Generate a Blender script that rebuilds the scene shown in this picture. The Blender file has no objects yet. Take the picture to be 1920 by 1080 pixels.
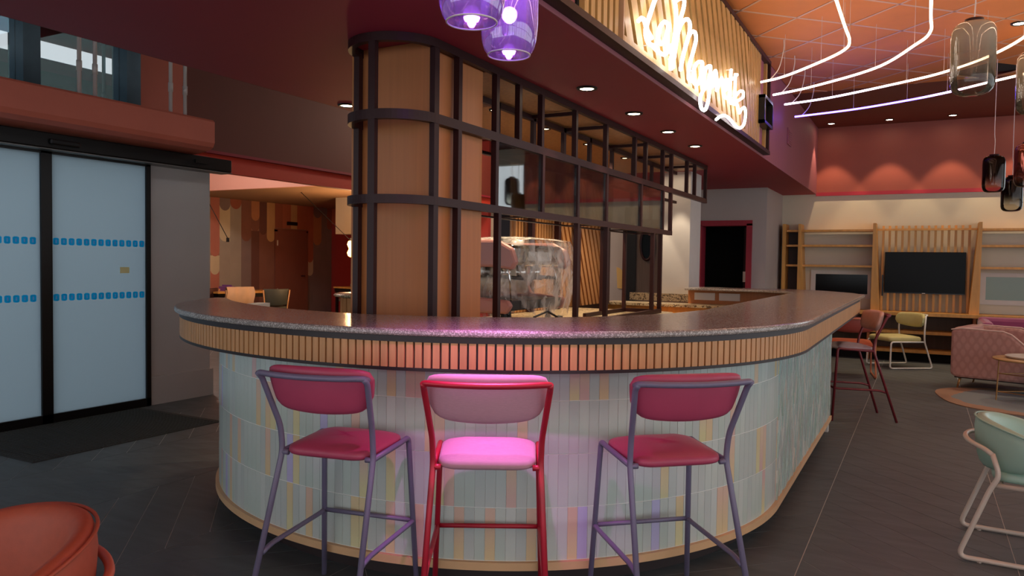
import bpy, bmesh, math, random
from mathutils import Matrix, Vector

scene = bpy.context.scene
COL = scene.collection
PI = math.pi
random.seed(7)

# ------------------------------------------------------------------ camera, sky, exposure
cam = bpy.data.cameras.new('camera')
cam.sensor_width = 36.0
cam.lens = 1425.0 / 1920.0 * 36.0
cam.clip_start = 0.05
cam.clip_end = 200
cam_o = bpy.data.objects.new('camera', cam)
COL.objects.link(cam_o)
RX = Vector((0.879742, 0.475254, 0.013656))
UP = Vector((-0.028316, 0.023701, 0.999318))
BK = Vector((0.474607, -0.879529, 0.034308))
cam_o.matrix_world = Matrix(((RX.x, UP.x, BK.x, 0.0), (RX.y, UP.y, BK.y, 0.0), (RX.z, UP.z, BK.z, 1.40), (0, 0, 0, 1)))
scene.camera = cam_o

world = bpy.data.worlds.new('overcast_sky')
scene.world = world
world.use_nodes = True
bg = world.node_tree.nodes['Background']
bg.inputs[0].default_value = (0.86, 0.92, 0.96, 1)
bg.inputs[1].default_value = 1.25
scene.view_settings.view_transform = 'Standard'
scene.view_settings.look = 'None'
scene.view_settings.gamma = 1.0
scene.view_settings.use_curve_mapping = False
scene.view_settings.exposure = 0.85
scene.cycles.max_bounces = 8
scene.cycles.transparent_max_bounces = 24
scene.cycles.sample_clamp_indirect = 4.0
scene.cycles.caustics_reflective = False
scene.cycles.caustics_refractive = False

# ------------------------------------------------------------------ materials
def lin(c):
    return tuple((x / 255 / 12.92 if x / 255 <= 0.04045 else ((x / 255 + 0.055) / 1.055) ** 2.4) for x in c)

def new_mat(name):
    m = bpy.data.materials.new(name)
    m.use_nodes = True
    nt = m.node_tree
    b = nt.nodes['Principled BSDF']
    return m, nt, b

def mat(name, rgb, rough=0.5, metal=0.0, var=0.0, scale=8.0, stretch=(1, 1, 1), bump=0.0, bscale=60.0, spec=0.5, coat=0.0, rgb2=None, sheen=0.0):
    m, nt, b = new_mat(name)
    c = lin(rgb)
    b.inputs['Base Color'].default_value = (*c, 1)
    b.inputs['Roughness'].default_value = rough
    b.inputs['Metallic'].default_value = metal
    b.inputs['Specular IOR Level'].default_value = spec
    b.inputs['Coat Weight'].default_value = coat
    b.inputs['Sheen Weight'].default_value = sheen
    tc = nt.nodes.new('ShaderNodeTexCoord')
    if var > 0 or rgb2:
        mp = nt.nodes.new('ShaderNodeMapping')
        mp.inputs['Scale'].default_value = stretch
        nz = nt.nodes.new('ShaderNodeTexNoise')
        nz.inputs['Scale'].default_value = scale
        nz.inputs['Detail'].default_value = 5
        rp = nt.nodes.new('ShaderNodeValToRGB')
        rp.color_ramp.elements[0].position = 0.3
        rp.color_ramp.elements[1].position = 0.7
        c2 = lin(rgb2) if rgb2 else tuple(min(1, x * (1 + var)) for x in c)
        c1 = c if rgb2 else tuple(x * (1 - var) for x in c)
        rp.color_ramp.elements[0].color = (*c1, 1)
        rp.color_ramp.elements[1].color = (*c2, 1)
        oi = nt.nodes.new('ShaderNodeObjectInfo')
        ad = nt.nodes.new('ShaderNodeVectorMath')
        ad.operation = 'MULTIPLY_ADD'
        ad.inputs[1].default_value = (1, 1, 1)
        sc = nt.nodes.new('ShaderNodeMath'); sc.operation = 'MULTIPLY'; sc.inputs[1].default_value = 37.0
        nt.links.new(oi.outputs['Random'], sc.inputs[0])
        nt.links.new(tc.outputs['Object'], ad.inputs[0])
        nt.links.new(sc.outputs[0], ad.inputs[2])
        nt.links.new(ad.outputs[0], mp.inputs[0])
        nt.links.new(mp.outputs[0], nz.inputs['Vector'])
        nt.links.new(nz.outputs['Fac'], rp.inputs[0])
        nt.links.new(rp.outputs[0], b.inputs['Base Color'])
    if bump > 0:
        n2 = nt.nodes.new('ShaderNodeTexNoise')
        n2.inputs['Scale'].default_value = bscale
        n2.inputs['Detail'].default_value = 4
        bp = nt.nodes.new('ShaderNodeBump')
        bp.inputs['Strength'].default_value = bump
        bp.inputs['Distance'].default_value = 0.01
        nt.links.new(tc.outputs['Object'], n2.inputs['Vector'])
        nt.links.new(n2.outputs['Fac'], bp.inputs['Height'])
        nt.links.new(bp.outputs[0], b.inputs['Normal'])
    return m

def emis(name, rgb, strength):
    m, nt, b = new_mat(name)
    c = lin(rgb)
    b.inputs['Base Color'].default_value = (*c, 1)
    b.inputs['Emission Color'].default_value = (*c, 1)
    b.inputs['Emission Strength'].default_value = strength
    return m

def glass(name, tint=(255, 255, 255), refl=0.12, rough=0.02, haze=0.0, haze_rgb=(255, 255, 255)):
    """thin clear glass: see-through with a fresnel mirror and, if wanted, a milky share"""
    m = bpy.data.materials.new(name)
    m.use_nodes = True
    nt = m.node_tree
    nt.nodes.clear()
    out = nt.nodes.new('ShaderNodeOutputMaterial')
    tr = nt.nodes.new('ShaderNodeBsdfTransparent')
    tr.inputs[0].default_value = (*lin(tint), 1)
    gl = nt.nodes.new('ShaderNodeBsdfGlossy')
    gl.inputs['Roughness'].default_value = rough
    lw = nt.nodes.new('ShaderNodeLayerWeight')
    lw.inputs[0].default_value = 0.35
    mr = nt.nodes.new('ShaderNodeMapRange')
    mr.inputs['To Min'].default_value = refl
    mr.inputs['To Max'].default_value = 0.9
    nt.links.new(lw.outputs['Fresnel'], mr.inputs['Value'])
    mx = nt.nodes.new('ShaderNodeMixShader')
    nt.links.new(mr.outputs[0], mx.inputs[0])
    src = tr
    if haze > 0:
        tl = nt.nodes.new('ShaderNodeBsdfTranslucent')
        tl.inputs[0].default_value = (*lin(haze_rgb), 1)
        df = nt.nodes.new('ShaderNodeBsdfDiffuse')
        df.inputs[0].default_value = (*lin(haze_rgb), 1)
        m1 = nt.nodes.new('ShaderNodeMixShader'); m1.inputs[0].default_value = 0.5
        nt.links.new(tl.outputs[0], m1.inputs[1]); nt.links.new(df.outputs[0], m1.inputs[2])
        m2 = nt.nodes.new('ShaderNodeMixShader'); m2.inputs[0].default_value = haze
        nt.links.new(tr.outputs[0], m2.inputs[1]); nt.links.new(m1.outputs[0], m2.inputs[2])
        src = m2
    nt.links.new(src.outputs[0], mx.inputs[1])
    nt.links.new(gl.outputs[0], mx.inputs[2])
    nt.links.new(mx.outputs[0], out.inputs[0])
    return m

M = {}
M['wood'] = mat('oak', (178, 128, 84), 0.45, var=0.16, scale=3.0, stretch=(14, 14, 0.8), bump=0.05, bscale=120)
M['wood_slat'] = mat('oak_slat', (194, 142, 92), 0.45, var=0.14, scale=3.0, stretch=(14, 14, 1.0))
M['wood_gold'] = mat('golden_oak', (206, 150, 74), 0.42, var=0.14, scale=2.0, stretch=(10, 10, 1.0))
M['wood_trim'] = mat('beech_trim', (206, 166, 124), 0.4, var=0.08, scale=6)
M['wood_panel'] = mat('oak_panel', (178, 112, 62), 0.45, var=0.07, scale=2.5, stretch=(16, 16, 0.5), bump=0.03, bscale=90)
M['dark_metal'] = mat('bronze_metal', (46, 20, 20), 0.42, 0.0, var=0.06, scale=20, spec=0.25)
M['black_metal'] = mat('black_metal', (16, 15, 16), 0.35, 0.2)
M['rail_dark'] = mat('dark_rail', (44, 32, 34), 0.45, 0.2)
M['maroon'] = mat('maroon_paint', (150, 38, 56), 0.62, var=0.03, scale=2)
M['plum'] = mat('plum_paint', (150, 84, 92), 0.6, var=0.03, scale=2)
M['terracotta'] = mat('terracotta_paint', (200, 104, 82), 0.55, var=0.04, scale=3)
M['band'] = mat('dimmed_terracotta', (158, 78, 62), 0.55, var=0.04, scale=3)  # terracotta darkened in the colour for weaker daylight on the television wall
M['red_trim'] = mat('crimson_trim', (170, 40, 56), 0.5)
M['red_wall'] = mat('red_paint', (176, 48, 44), 0.6, var=0.03)
M['brown_wall'] = mat('brown_paint', (108, 50, 40), 0.65, var=0.05, scale=2)
M['cream'] = mat('cream_paint', (208, 198, 176), 0.7, var=0.02, scale=2)
M['grey_wall'] = mat('warm_grey_paint', (176, 168, 164), 0.65, var=0.03, scale=2)
M['white_wall'] = mat('off_white_paint', (206, 202, 196), 0.65, var=0.02)
M['salmon'] = mat('salmon_paint', (210, 156, 140), 0.7)
M['dark_grout'] = mat('dark_grout', (186, 186, 184), 0.8)
M['plank'] = mat('charcoal_plank', (80, 85, 88), 0.5, var=0.2, scale=2.2, stretch=(1, 7, 1), bump=0.06, bscale=25)
M['mat_black'] = mat('ribbed_mat', (50, 51, 50), 0.9, var=0.2, scale=60, bump=0.3, bscale=200)
M['orange_ceiling'] = mat('terracotta_tile', (216, 134, 66), 0.6, var=0.05, scale=3)
M['grid_metal'] = mat('ceiling_grid', (206, 170, 146), 0.35, 0.2)
M['black'] = mat('black_void', (6, 6, 6), 0.9)
M['tv'] = mat('tv_glass', (5, 5, 6), 0.3, spec=0.12)
M['white_plastic'] = mat('white_plastic', (214, 208, 204), 0.45)
M['cable_white'] = mat('white_cable', (210, 200, 196), 0.5)
M['glass'] = glass('clear_glass', (240, 243, 243), 0.035)
M['glass_win'] = glass('window_glass', (150, 168, 176), 0.30, 0.01)
M['glass_dark'] = mat('dark_window_glass', (14, 16, 17), 0.15, spec=0.2)
M['granite_bar'] = None

def granite(name, a, b_, c_, scale=90.0, rough=0.2):
    m, nt, b = new_mat(name)
    tc = nt.nodes.new('ShaderNodeTexCoord')
    v = nt.nodes.new('ShaderNodeTexVoronoi'); v.inputs['Scale'].default_value = scale
    n = nt.nodes.new('ShaderNodeTexNoise'); n.inputs['Scale'].default_value = scale * 1.7; n.inputs['Detail'].default_value = 3
    nt.links.new(tc.outputs['Object'], v.inputs['Vector']); nt.links.new(tc.outputs['Object'], n.inputs['Vector'])
    r1 = nt.nodes.new('ShaderNodeValToRGB')
    r1.color_ramp.elements[0].color = (*lin(a), 1); r1.color_ramp.elements[1].color = (*lin(b_), 1)
    r1.color_ramp.elements[0].position = 0.35; r1.color_ramp.elements[1].position = 0.62
    sep = nt.nodes.new('ShaderNodeSeparateColor')
    nt.links.new(v.outputs['Color'], sep.inputs[0])
    nt.links.new(n.outputs['Fac'], r1.inputs[0])
    gt = nt.nodes.new('ShaderNodeMath'); gt.operation = 'GREATER_THAN'; gt.inputs[1].default_value = 0.72
    nt.links.new(sep.outputs[0], gt.inputs[0])
    mx = nt.nodes.new('ShaderNodeMix'); mx.data_type = 'RGBA'
    nt.links.new(gt.outputs[0], mx.inputs[0]); nt.links.new(r1.outputs[0], mx.inputs[6]); mx.inputs[7].default_value = (*lin(c_), 1)
    nt.links.new(mx.outputs[2], b.inputs['Base Color'])
    b.inputs['Roughness'].default_value = rough
    return m
M['granite_bar'] = granite('grey_granite', (104, 98, 94), (152, 142, 136), (186, 178, 172), 240.0, 0.2)
M['granite_beige'] = granite('beige_granite', (150, 132, 104), (206, 190, 156), (96, 84, 66), 70, 0.3)

def frosted():
    m = bpy.data.materials.new('frosted_glass'); m.use_nodes = True
    nt = m.node_tree; nt.nodes.clear()
    out = nt.nodes.new('ShaderNodeOutputMaterial')
    tl = nt.nodes.new('ShaderNodeBsdfTranslucent'); tl.inputs[0].default_value = (0.47, 0.545, 0.595, 1)
    df = nt.nodes.new('ShaderNodeBsdfPrincipled'); df.inputs['Base Color'].default_value = (0.5, 0.55, 0.58, 1); df.inputs['Roughness'].default_value = 0.35
    mx = nt.nodes.new('ShaderNodeMixShader'); mx.inputs[0].default_value = 0.25
    nt.links.new(tl.outputs[0], mx.inputs[1]); nt.links.new(df.outputs[0], mx.inputs[2]); nt.links.new(mx.outputs[0], out.inputs[0])
    return m
M['frosted'] = frosted()
def backlit(name, rgb):
    m = M['frosted'].copy(); m.name = name
    for n in m.node_tree.nodes:
        if n.type == 'BSDF_TRANSLUCENT': n.inputs[0].default_value = (*rgb, 1)
        if n.type == 'BSDF_PRINCIPLED': n.inputs['Base Color'].default_value = (*rgb, 1)
    return m

def tile_mat(name, bot, top, rough=0.22):
    """glazed tile whose own glaze runs from one colour at its foot to another at its head"""
    m, nt, b = new_mat(name)
    tc = nt.nodes.new('ShaderNodeTexCoord')
    sp = nt.nodes.new('ShaderNodeSeparateXYZ')
    rp = nt.nodes.new('ShaderNodeValToRGB')
    rp.color_ramp.elements[0].position = 0.15; rp.color_ramp.elements[1].position = 0.85
    rp.color_ramp.elements[0].color = (*lin(bot), 1); rp.color_ramp.elements[1].color = (*lin(top), 1)
    nt.links.new(tc.outputs['Generated'], sp.inputs[0])
    nt.links.new(sp.outputs['Z'], rp.inputs[0])
    nt.links.new(rp.outputs[0], b.inputs['Base Color'])
    b.inputs['Roughness'].default_value = rough
    return m
TB = [tile_mat('glazed_tile_mint', (184, 196, 188), (192, 200, 194)), tile_mat('glazed_tile_grey', (188, 194, 190), (184, 192, 188)), tile_mat('glazed_tile_ice', (192, 200, 194), (196, 202, 198))]
TH = [tile_mat('side_tile_sage', (172, 190, 180), (184, 198, 190)), tile_mat('side_tile_pale', (206, 212, 206), (210, 214, 210)), tile_mat('side_tile_grey', (182, 190, 188), (190, 196, 194)), tile_mat('side_tile_blush', (202, 196, 186), (204, 200, 192)), tile_mat('side_tile_aqua', (176, 198, 194), (186, 204, 200))]
TA = [tile_mat('glazed_tile_peach', (214, 192, 152), (212, 182, 164)), tile_mat('glazed_tile_yellow', (210, 204, 160), (212, 192, 152)),
      tile_mat('glazed_tile_rose', (208, 176, 168), (212, 188, 162)), tile_mat('glazed_tile_lilac', (182, 176, 212), (186, 182, 218)), tile_mat('glazed_tile_rose_yellow', (212, 204, 158), (210, 176, 172))]

# ------------------------------------------------------------------ mesh helpers
class MB:
    def __init__(s):
        s.v = []; s.f = []
    def add(s, vs, fs):
        o = len(s.v); s.v += [tuple(p) for p in vs]; s.f += [tuple(i + o for i in f) for f in fs]; return s
    def box(s, x0, x1, y0, y1, z0, z1):
        return s.add([(x0, y0, z0), (x1, y0, z0), (x1, y1, z0), (x0, y1, z0), (x0, y0, z1), (x1, y0, z1), (x1, y1, z1), (x0, y1, z1)],
                     [(0, 3, 2, 1), (4, 5, 6, 7), (0, 1, 5, 4), (1, 2, 6, 5), (2, 3, 7, 6), (3, 0, 4, 7)])
    def prism(s, poly, z0, z1):
        n = len(poly)
        area = sum(poly[i][0] * poly[(i + 1) % n][1] - poly[(i + 1) % n][0] * poly[i][1] for i in range(n))
        if area < 0: poly = poly[::-1]
        vs = [(x, y, z0) for x, y in poly] + [(x, y, z1) for x, y in poly]
        fs = [tuple(range(n - 1, -1, -1)), tuple(range(n, 2 * n))] + [(i, (i + 1) % n, n + (i + 1) % n, n + i) for i in range(n)]
        return s.add(vs, fs)
    def plate(s, poly, fn0, fn1):
        """a flat polygon (a,b) given thickness by two maps to 3d"""
        n = len(poly)
        vs = [fn0(*p) for p in poly] + [fn1(*p) for p in poly]
        fs = [tuple(range(n - 1, -1, -1)), tuple(range(n, 2 * n))] + [(i, (i + 1) % n, n + (i + 1) % n, n + i) for i in range(n)]
        return s.add(vs, fs)
    def tube(s, path, r, n=8, closed=False, caps=True):
        P = [Vector(p) for p in path]; L = len(P)
        T = []
        for i in range(L):
            a = P[(i - 1) % L] if (closed or i > 0) else P[i]
            b = P[(i + 1) % L] if (closed or i < L - 1) else P[i]
            t = (b - a); T.append(t.normalized() if t.length > 1e-9 else Vector((0, 0, 1)))
        up = Vector((0, 0, 1)) if abs(T[0].z) < 0.9 else Vector((1, 0, 0))
        N = (up - T[0] * up.dot(T[0])).normalized()
        vs = []
        for i in range(L):
            if i > 0:
                N = N - T[i] * N.dot(T[i])
                N = N.normalized() if N.length > 1e-6 else T[i].orthogonal().normalized()
            B = T[i].cross(N)
            rr = r[i] if isinstance(r, (list, tuple)) else r
            for k in range(n):
                a = 2 * PI * k / n
                vs.append(P[i] + (N * math.cos(a) + B * math.sin(a)) * rr)
        fs = []
        for i in range(L if closed else L - 1):
            j = (i + 1) % L
            for k in range(n):
                fs.append((i * n + k, i * n + (k + 1) % n, j * n + (k + 1) % n, j * n + k))
        if caps and not closed:
            fs.append(tuple(range(n - 1, -1, -1))); fs.append(tuple(range((L - 1) * n, L * n)))
        return s.add(vs, fs)
    def lathe(s, prof, n=24, cx=0, cy=0):
        vs = []; L = len(prof)
        for r, z in prof:
            for k in range(n):
                a = 2 * PI * k / n; vs.append((cx + r * math.cos(a), cy + r * math.sin(a), z))
        fs = [(i * n + k, i * n + (k + 1) % n, (i + 1) * n + (k + 1) % n, (i + 1) * n + k) for i in range(L - 1) for k in range(n)]
        return s.add(vs, fs)
    def grid(s, pts, wrap_u=False):
        """pts[i][j] -> quads"""
        R_, C_ = len(pts), len(pts[0])
        vs = [p for row in pts for p in row]
        fs = []
        for i in range(R_ - 1):
            for j in range(C_ if wrap_u else C_ - 1):
                k = (j + 1) % C_
                fs.append((i * C_ + j, i * C_ + k, (i + 1) * C_ + k, (i + 1) * C_ + j))
        return s.add(vs, fs)
    def mesh(s, name):
        me = bpy.data.meshes.new(name); me.from_pydata(s.v, [], s.f); me.update()
        bm = bmesh.new(); bm.from_mesh(me); bmesh.ops.recalc_face_normals(bm, faces=bm.faces); bm.to_mesh(me); bm.free()
        return me
    def build(s, name, m, parent=None, smooth=False, bevel=0.0, sub=0):
        me = s.mesh(name)
        me.materials.append(M[m] if isinstance(m, str) else m)
        if smooth:
            for p in me.polygons: p.use_smooth = True
        return link(name, me, parent, bevel, sub)

def link(name, me, parent=None, bevel=0.0, sub=0):
    o = bpy.data.objects.new(name, me); COL.objects.link(o)
    if parent is not None: o.parent = parent
    if bevel > 0:
        b = o.modifiers.new('bevel', 'BEVEL'); b.width = bevel; b.segments = 2; b.limit_method = 'ANGLE'
    if sub:
        b = o.modifiers.new('sub', 'SUBSURF'); b.levels = sub; b.render_levels = sub
    return o
def box(name, x0, x1, y0, y1, z0, z1, m, parent=None, bevel=0.0):
    return MB().box(min(x0, x1), max(x0, x1), min(y0, y1), max(y0, y1), min(z0, z1), max(z0, z1)).build(name, m, parent, False, bevel)
def tag(o, label=None, cat=None, group=None, kind=None):
    if label: o['label'] = label
    if cat: o['category'] = cat
    if group: o['group'] = group
    if kind: o['kind'] = kind
    return o
def empty(name, loc=(0, 0, 0), rz=0.0, label=None, cat=None, group=None, kind=None):
    o = bpy.data.objects.new(name, None); o.empty_display_size = 0.1; COL.objects.link(o)
    o.location = loc; o.rotation_euler = (0, 0, rz)
    return tag(o, label, cat, group, kind)
def inst(src, name, parent, loc=(0, 0, 0), rz=0.0):
    o = bpy.data.objects.new(name, src.data if hasattr(src, 'data') and not isinstance(src, bpy.types.Mesh) else src)
    COL.objects.link(o); o.parent = parent; o.location = loc; o.rotation_euler = (0, 0, rz)
    return o
def fillet(pts, r, seg=6):
    P = [Vector(p) for p in pts]; out = [P[0]]
    for i in range(1, len(P) - 1):
        a = (P[i - 1] - P[i]); b = (P[i + 1] - P[i]); la, lb = a.length, b.length
        a.normalize(); b.normalize()
        d = min(r, la * 0.48, lb * 0.48)
        p0, p1 = P[i] + a * d, P[i] + b * d
        for k in range(seg + 1):
            t = k / seg
            out.append(p0 * (1 - t) ** 2 + P[i] * 2 * t * (1 - t) + p1 * t * t)
    out.append(P[-1]); return out
def smooth_path(pts, seg=6):
    P = [Vector(p) for p in pts]; out = []
    for i in range(len(P) - 1):
        p0 = P[i - 1] if i > 0 else P[i] * 2 - P[i + 1]
        p3 = P[i + 2] if i < len(P) - 2 else P[i + 1] * 2 - P[i]
        for k in range(seg):
            t = k / seg
            out.append(0.5 * ((2 * P[i]) + (P[i + 1] - p0) * t + (2 * p0 - 5 * P[i] + 4 * P[i + 1] - p3) * t * t + (3 * P[i] - p0 - 3 * P[i + 1] + p3) * t ** 3))
    out.append(P[-1]); return out
def clip(poly, x0, x1, y0, y1):
    def cut(p, f, inter):
        o = []
        for i in range(len(p)):
            a, b = p[i - 1], p[i]; fa, fb = f(a), f(b)
            if fb:
                if not fa: o.append(inter(a, b))
                o.append(b)
            elif fa: o.append(inter(a, b))
        return o
    ix = lambda c: (lambda a, b: (c, a[1] + (b[1] - a[1]) * (c - a[0]) / (b[0] - a[0])))
    iy = lambda c: (lambda a, b: (a[0] + (b[0] - a[0]) * (c - a[1]) / (b[1] - a[1]), c))
    for f, g in ((lambda p: p[0] >= x0, ix(x0)), (lambda p: p[0] <= x1, ix(x1)), (lambda p: p[1] >= y0, iy(y0)), (lambda p: p[1] <= y1, iy(y1))):
        if not poly: return []
        poly = cut(poly, f, g)
    return poly
def parea(p):
    return abs(sum(p[i - 1][0] * p[i][1] - p[i][0] * p[i - 1][1] for i in range(len(p)))) / 2 if len(p) > 2 else 0
def lamp(name, kind, loc, energy, rgb, parent=None, size=0.05, spot=None, blend=0.5, aim=None):
    l = bpy.data.lights.new(name, kind); l.energy = energy; l.color = rgb
    if kind == 'SPOT':
        l.spot_size = math.radians(spot); l.spot_blend = blend; l.shadow_soft_size = size
    elif kind == 'AREA':
        l.shape = 'DISK'; l.size = size
    else:
        l.shadow_soft_size = size
    o = bpy.data.objects.new(name, l); COL.objects.link(o); o.location = loc
    if parent is not None: o.parent = parent
    if aim: o.rotation_euler = (Vector(aim) - Vector(loc)).to_track_quat('-Z', 'Y').to_euler()
    return o

# ------------------------------------------------------------------ the shell of the room
ZS, ZC = 2.55, 3.60            # underside of the soffit, main ceiling
SXL, SXR = -3.93, -1.54        # soffit edges
YB = 13.10                     # television wall

# floor: charcoal chevron planks
fl = box('floor', -14, 8, -6, 16, -0.06, -0.0015, 'dark_grout')
tag(fl, 'charcoal chevron plank floor with pale joints', 'floor', kind='structure')
COLW, PW = 0.90, 0.262
def plank_poly(ci, k):
    x0 = -4.07 + ci * COLW; x1 = x0 + COLW; s = -1 if ci % 2 == 0 else 1
    g = 0.0028; e = 0.0022
    y = 2.899 - 0.13 + k * PW if s < 0 else 2.899 - 0.13 - COLW + k * PW
    a = [(x0 + e, y + g + s * e), (x1 - e, y + g + s * (COLW - e)), (x1 - e, y + PW - g + s * (COLW - e)), (x0 + e, y + PW - g + s * e)]
    return a
near, far = [], MB()
for ci in range(-11, 13):
    for k in range(-34, 54):
        p = plank_poly(ci, k)
        p = clip(p, -13.9, 7.9, -5.9, 15.9)
        if parea(p) < 0.01: continue
        cx = sum(q[0] for q in p) / len(p); cy = sum(q[1] for q in p) / len(p)
        dx = cx * 0.8797 + cy * 0.4753; dz = -cx * 0.4746 + cy * 0.8795
        hid = (-3.8 < cx < -0.9 and 3.2 < cy < 8.5) or (cx < -6.5 and cy < 8) or (cx < -4.2 and cy > 5.5)
        if dz > 1.0 and abs(dx) / dz < 0.82 and not hid and 1.4 / dz > 0.14: near.append((dz, ci, k, p))
        else: far.prism(p, -0.0015, 0.0)
near.sort(key=lambda t: t[0])
pcache = {}
for i, (d, ci, k, p) in enumerate(near):
    if i < 295:
        c0 = plank_poly(ci, 0); full = plank_poly(ci, k)
        ox, oy = full[0]
        if len(p) == 4 and abs(parea(p) - parea(full)) < 1e-6:
            key = ci % 2
            if key not in pcache:
                me = MB().prism([(a - ox, b - oy) for a, b in full], -0.0015, 0.0).mesh('plank'); me.materials.append(M['plank']); pcache[key] = me
            o = link('plank', pcache[key], fl); o.location = (ox, oy, 0)
        else:
            MB().prism(p, -0.0015, 0.0).build('plank', 'plank', fl)
    else: far.prism(p, -0.0015, 0.0)
o = far.build('far_planks', 'plank', fl); o['kind'] = 'stuff'

# entrance mat let into the floor by the sliding doors
me_ = MB().prism([(-6.34, 2.94), (-5.24, 2.94), (-5.24, 4.52), (-6.34, 4.52)], 0.0, 0.006)
m_mat = me_.build('entrance_mat', 'mat_black')
tag(m_mat, 'black ribbed entrance mat in front of the frosted sliding doors', 'mat')
y = 2.96
rm = MB()
while y < 4.48:
    rm.box(-6.32, -5.26, y, y + 0.012, 0.006, 0.010); y += 0.03
ro = rm.build('mat_rib', 'mat_black', m_mat); ro['kind'] = 'stuff'

# soffit over the bar with its fascia
sof = box('ceiling_soffit', SXL, SXR, -6, YB + 0.2, ZS, ZC + 0.15, 'maroon')
tag(sof, 'deep maroon soffit running above the whole bar', 'soffit', kind='structure')
box('fascia', SXR, SXR + 0.006, -6, YB, ZS + 0.0, ZC, 'plum', sof)
box('fascia_left', SXL - 0.006, SXL, -6, YB + 0.2, ZS, ZC, 'brown_wall', sof)

# main ceiling, tiles turned 45 degrees, plaster band along the television wall
ce = box('ceiling', SXR, 6.0, -6, YB + 0.2, ZC + 0.03, ZC + 0.15, 'brown_wall')
tag(ce, 'terracotta suspended tile ceiling set diagonally above the lounge', 'ceiling', kind='structure')
box('plaster_band', SXR, 6.0, 10.35, YB, ZC, ZC + 0.03, 'brown_wall', ce)
TS = 0.575
ux, uy = math.cos(PI / 4), math.sin(PI / 4)
rest = MB(); bars = MB()
for a in range(-22, 26):
    for b in range(-22, 26):
        o0 = (-1.045 + a * TS * ux - b * TS * uy, 7.186 + a * TS * uy + b * TS * ux)
        g = 0.006
        q = [(g, g), (TS - g, g), (TS - g, TS - g), (g, TS - g)]
        p = [(o0[0] + s * ux - t * uy, o0[1] + s * uy + t * ux) for s, t in q]
        cx = sum(v[0] for v in p) / 4; cy = sum(v[1] for v in p) / 4
        if abs(cx - 0.69) < 0.25 and abs(cy - 9.93) < 0.3:
            continue
        p2 = clip(p, SXR + 0.01, 5.9, -5.9, 10.35)
        if parea(p2) < 0.004: continue
        dx = cx * 0.8797 + cy * 0.4753; dz = -cx * 0.4746 + cy * 0.8795
        if dz > 3.0 and abs(dx) / dz < 0.75 and 2.2 / dz < 0.43:
            MB().prism(p2, ZC, ZC + 0.012).build('ceiling_tile', 'orange_ceiling', ce)
        else: rest.prism(p2, ZC, ZC + 0.012)
        for q2 in ([(0, -0.011), (TS, -0.011), (TS, 0.011), (0, 0.011)], [(-0.011, 0), (0.011, 0), (0.011, TS), (-0.011, TS)]):
            pb = clip([(o0[0] + s * ux - t * uy, o0[1] + s * uy + t * ux) for s, t in q2], SXR + 0.01, 5.9, -5.9, 10.35)
            if parea(pb) > 1e-4: bars.prism(pb, ZC - 0.004, ZC + 0.002)
ro = rest.build('far_ceiling_tiles', 'orange_ceiling', ce); ro['kind'] = 'stuff'
ro = bars.build('grid_bars', 'grid_metal', ce); ro['kind'] = 'stuff'
hole = MB().box(0.44, 0.94, 9.68, 10.18, ZC + 0.013, ZC + 0.03).build('tile_bay_shade', 'black', ce)  # black sheet painted as the unlit gap above the missing tile

# television wall
wb = MB().box(-2.05, 2.3, YB, YB + 0.2, 0, ZC + 0.1).box(2.3, 6.0, YB, YB + 0.2, 0, 0.9).box(2.3, 6.0, YB, YB + 0.2, 3.3, ZC + 0.1).build('wall_back', 'cream')
tag(wb, 'cream wall behind the television shelving with a terracotta upper band', 'wall', kind='structure')
box('upper_band', SXR, 2.3, YB - 0.02, YB, 2.57, ZC, 'band', wb)
tr = box('trim_1', SXR, 2.3, YB - 0.03, YB, 2.52, 2.575, 'red_trim')
tag(tr, 'thin crimson trim along the top of the cream wall', 'trim', kind='structure')
# wall behind the bar with the dark doorway
wd = MB()
wd.box(-7.0, -3.02, 11.7, 11.9, 0, ZS).box(-3.02, -2.30, 11.7, 11.9, 2.02, ZS).box(-2.30, -2.05, 11.7, 11.9, 0, ZS).box(-2.25, -2.05, 11.9, YB + 0.2, 0, ZS)
wd.box(-7.0, SXL, 11.7, 11.9, ZS, 3.95)
wdo = wd.build('wall_far', 'grey_wall')
tag(wdo, 'grey wall behind the bar with an open dark doorway', 'wall', kind='structure')
box('red_band', -7.0, SXL, 11.69, 11.7, 2.45, 3.95, 'red_wall', wdo); box('cream_panel', -7.0, -4.75, 11.688, 11.7, 0, 2.45, 'cream', wdo)
box('room_shade', -3.3, -2.26, 12.9, 13.0, 0, ZS, 'black', wdo)  # black panels stand for the unlit room beyond the doorway
box('room_shade_side', -3.35, -3.3, 11.9, 13.0, 0, ZS, 'black', wdo)
d3 = empty('door_3', (0, 0, 0), label='open doorway with plum frame at the far end of the bar', cat='doorway', kind='structure')
box('jamb', -3.08, -3.0, 11.66, 11.92, 0, 2.02, 'maroon', d3); box('jamb', -2.33, -2.25, 11.66, 11.92, 0, 2.02, 'maroon', d3)
box('head', -3.08, -2.25, 11.66, 11.92, 1.99, 2.07, 'maroon', d3)
box('door_edge', -2.42, -2.37, 11.95, 12.0, 0, 1.98, 'dark_metal', d3)
box('lock_plate', -2.425, -2.37, 11.945, 11.95, 1.14, 1.3, 'white_plastic', d3)
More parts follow.
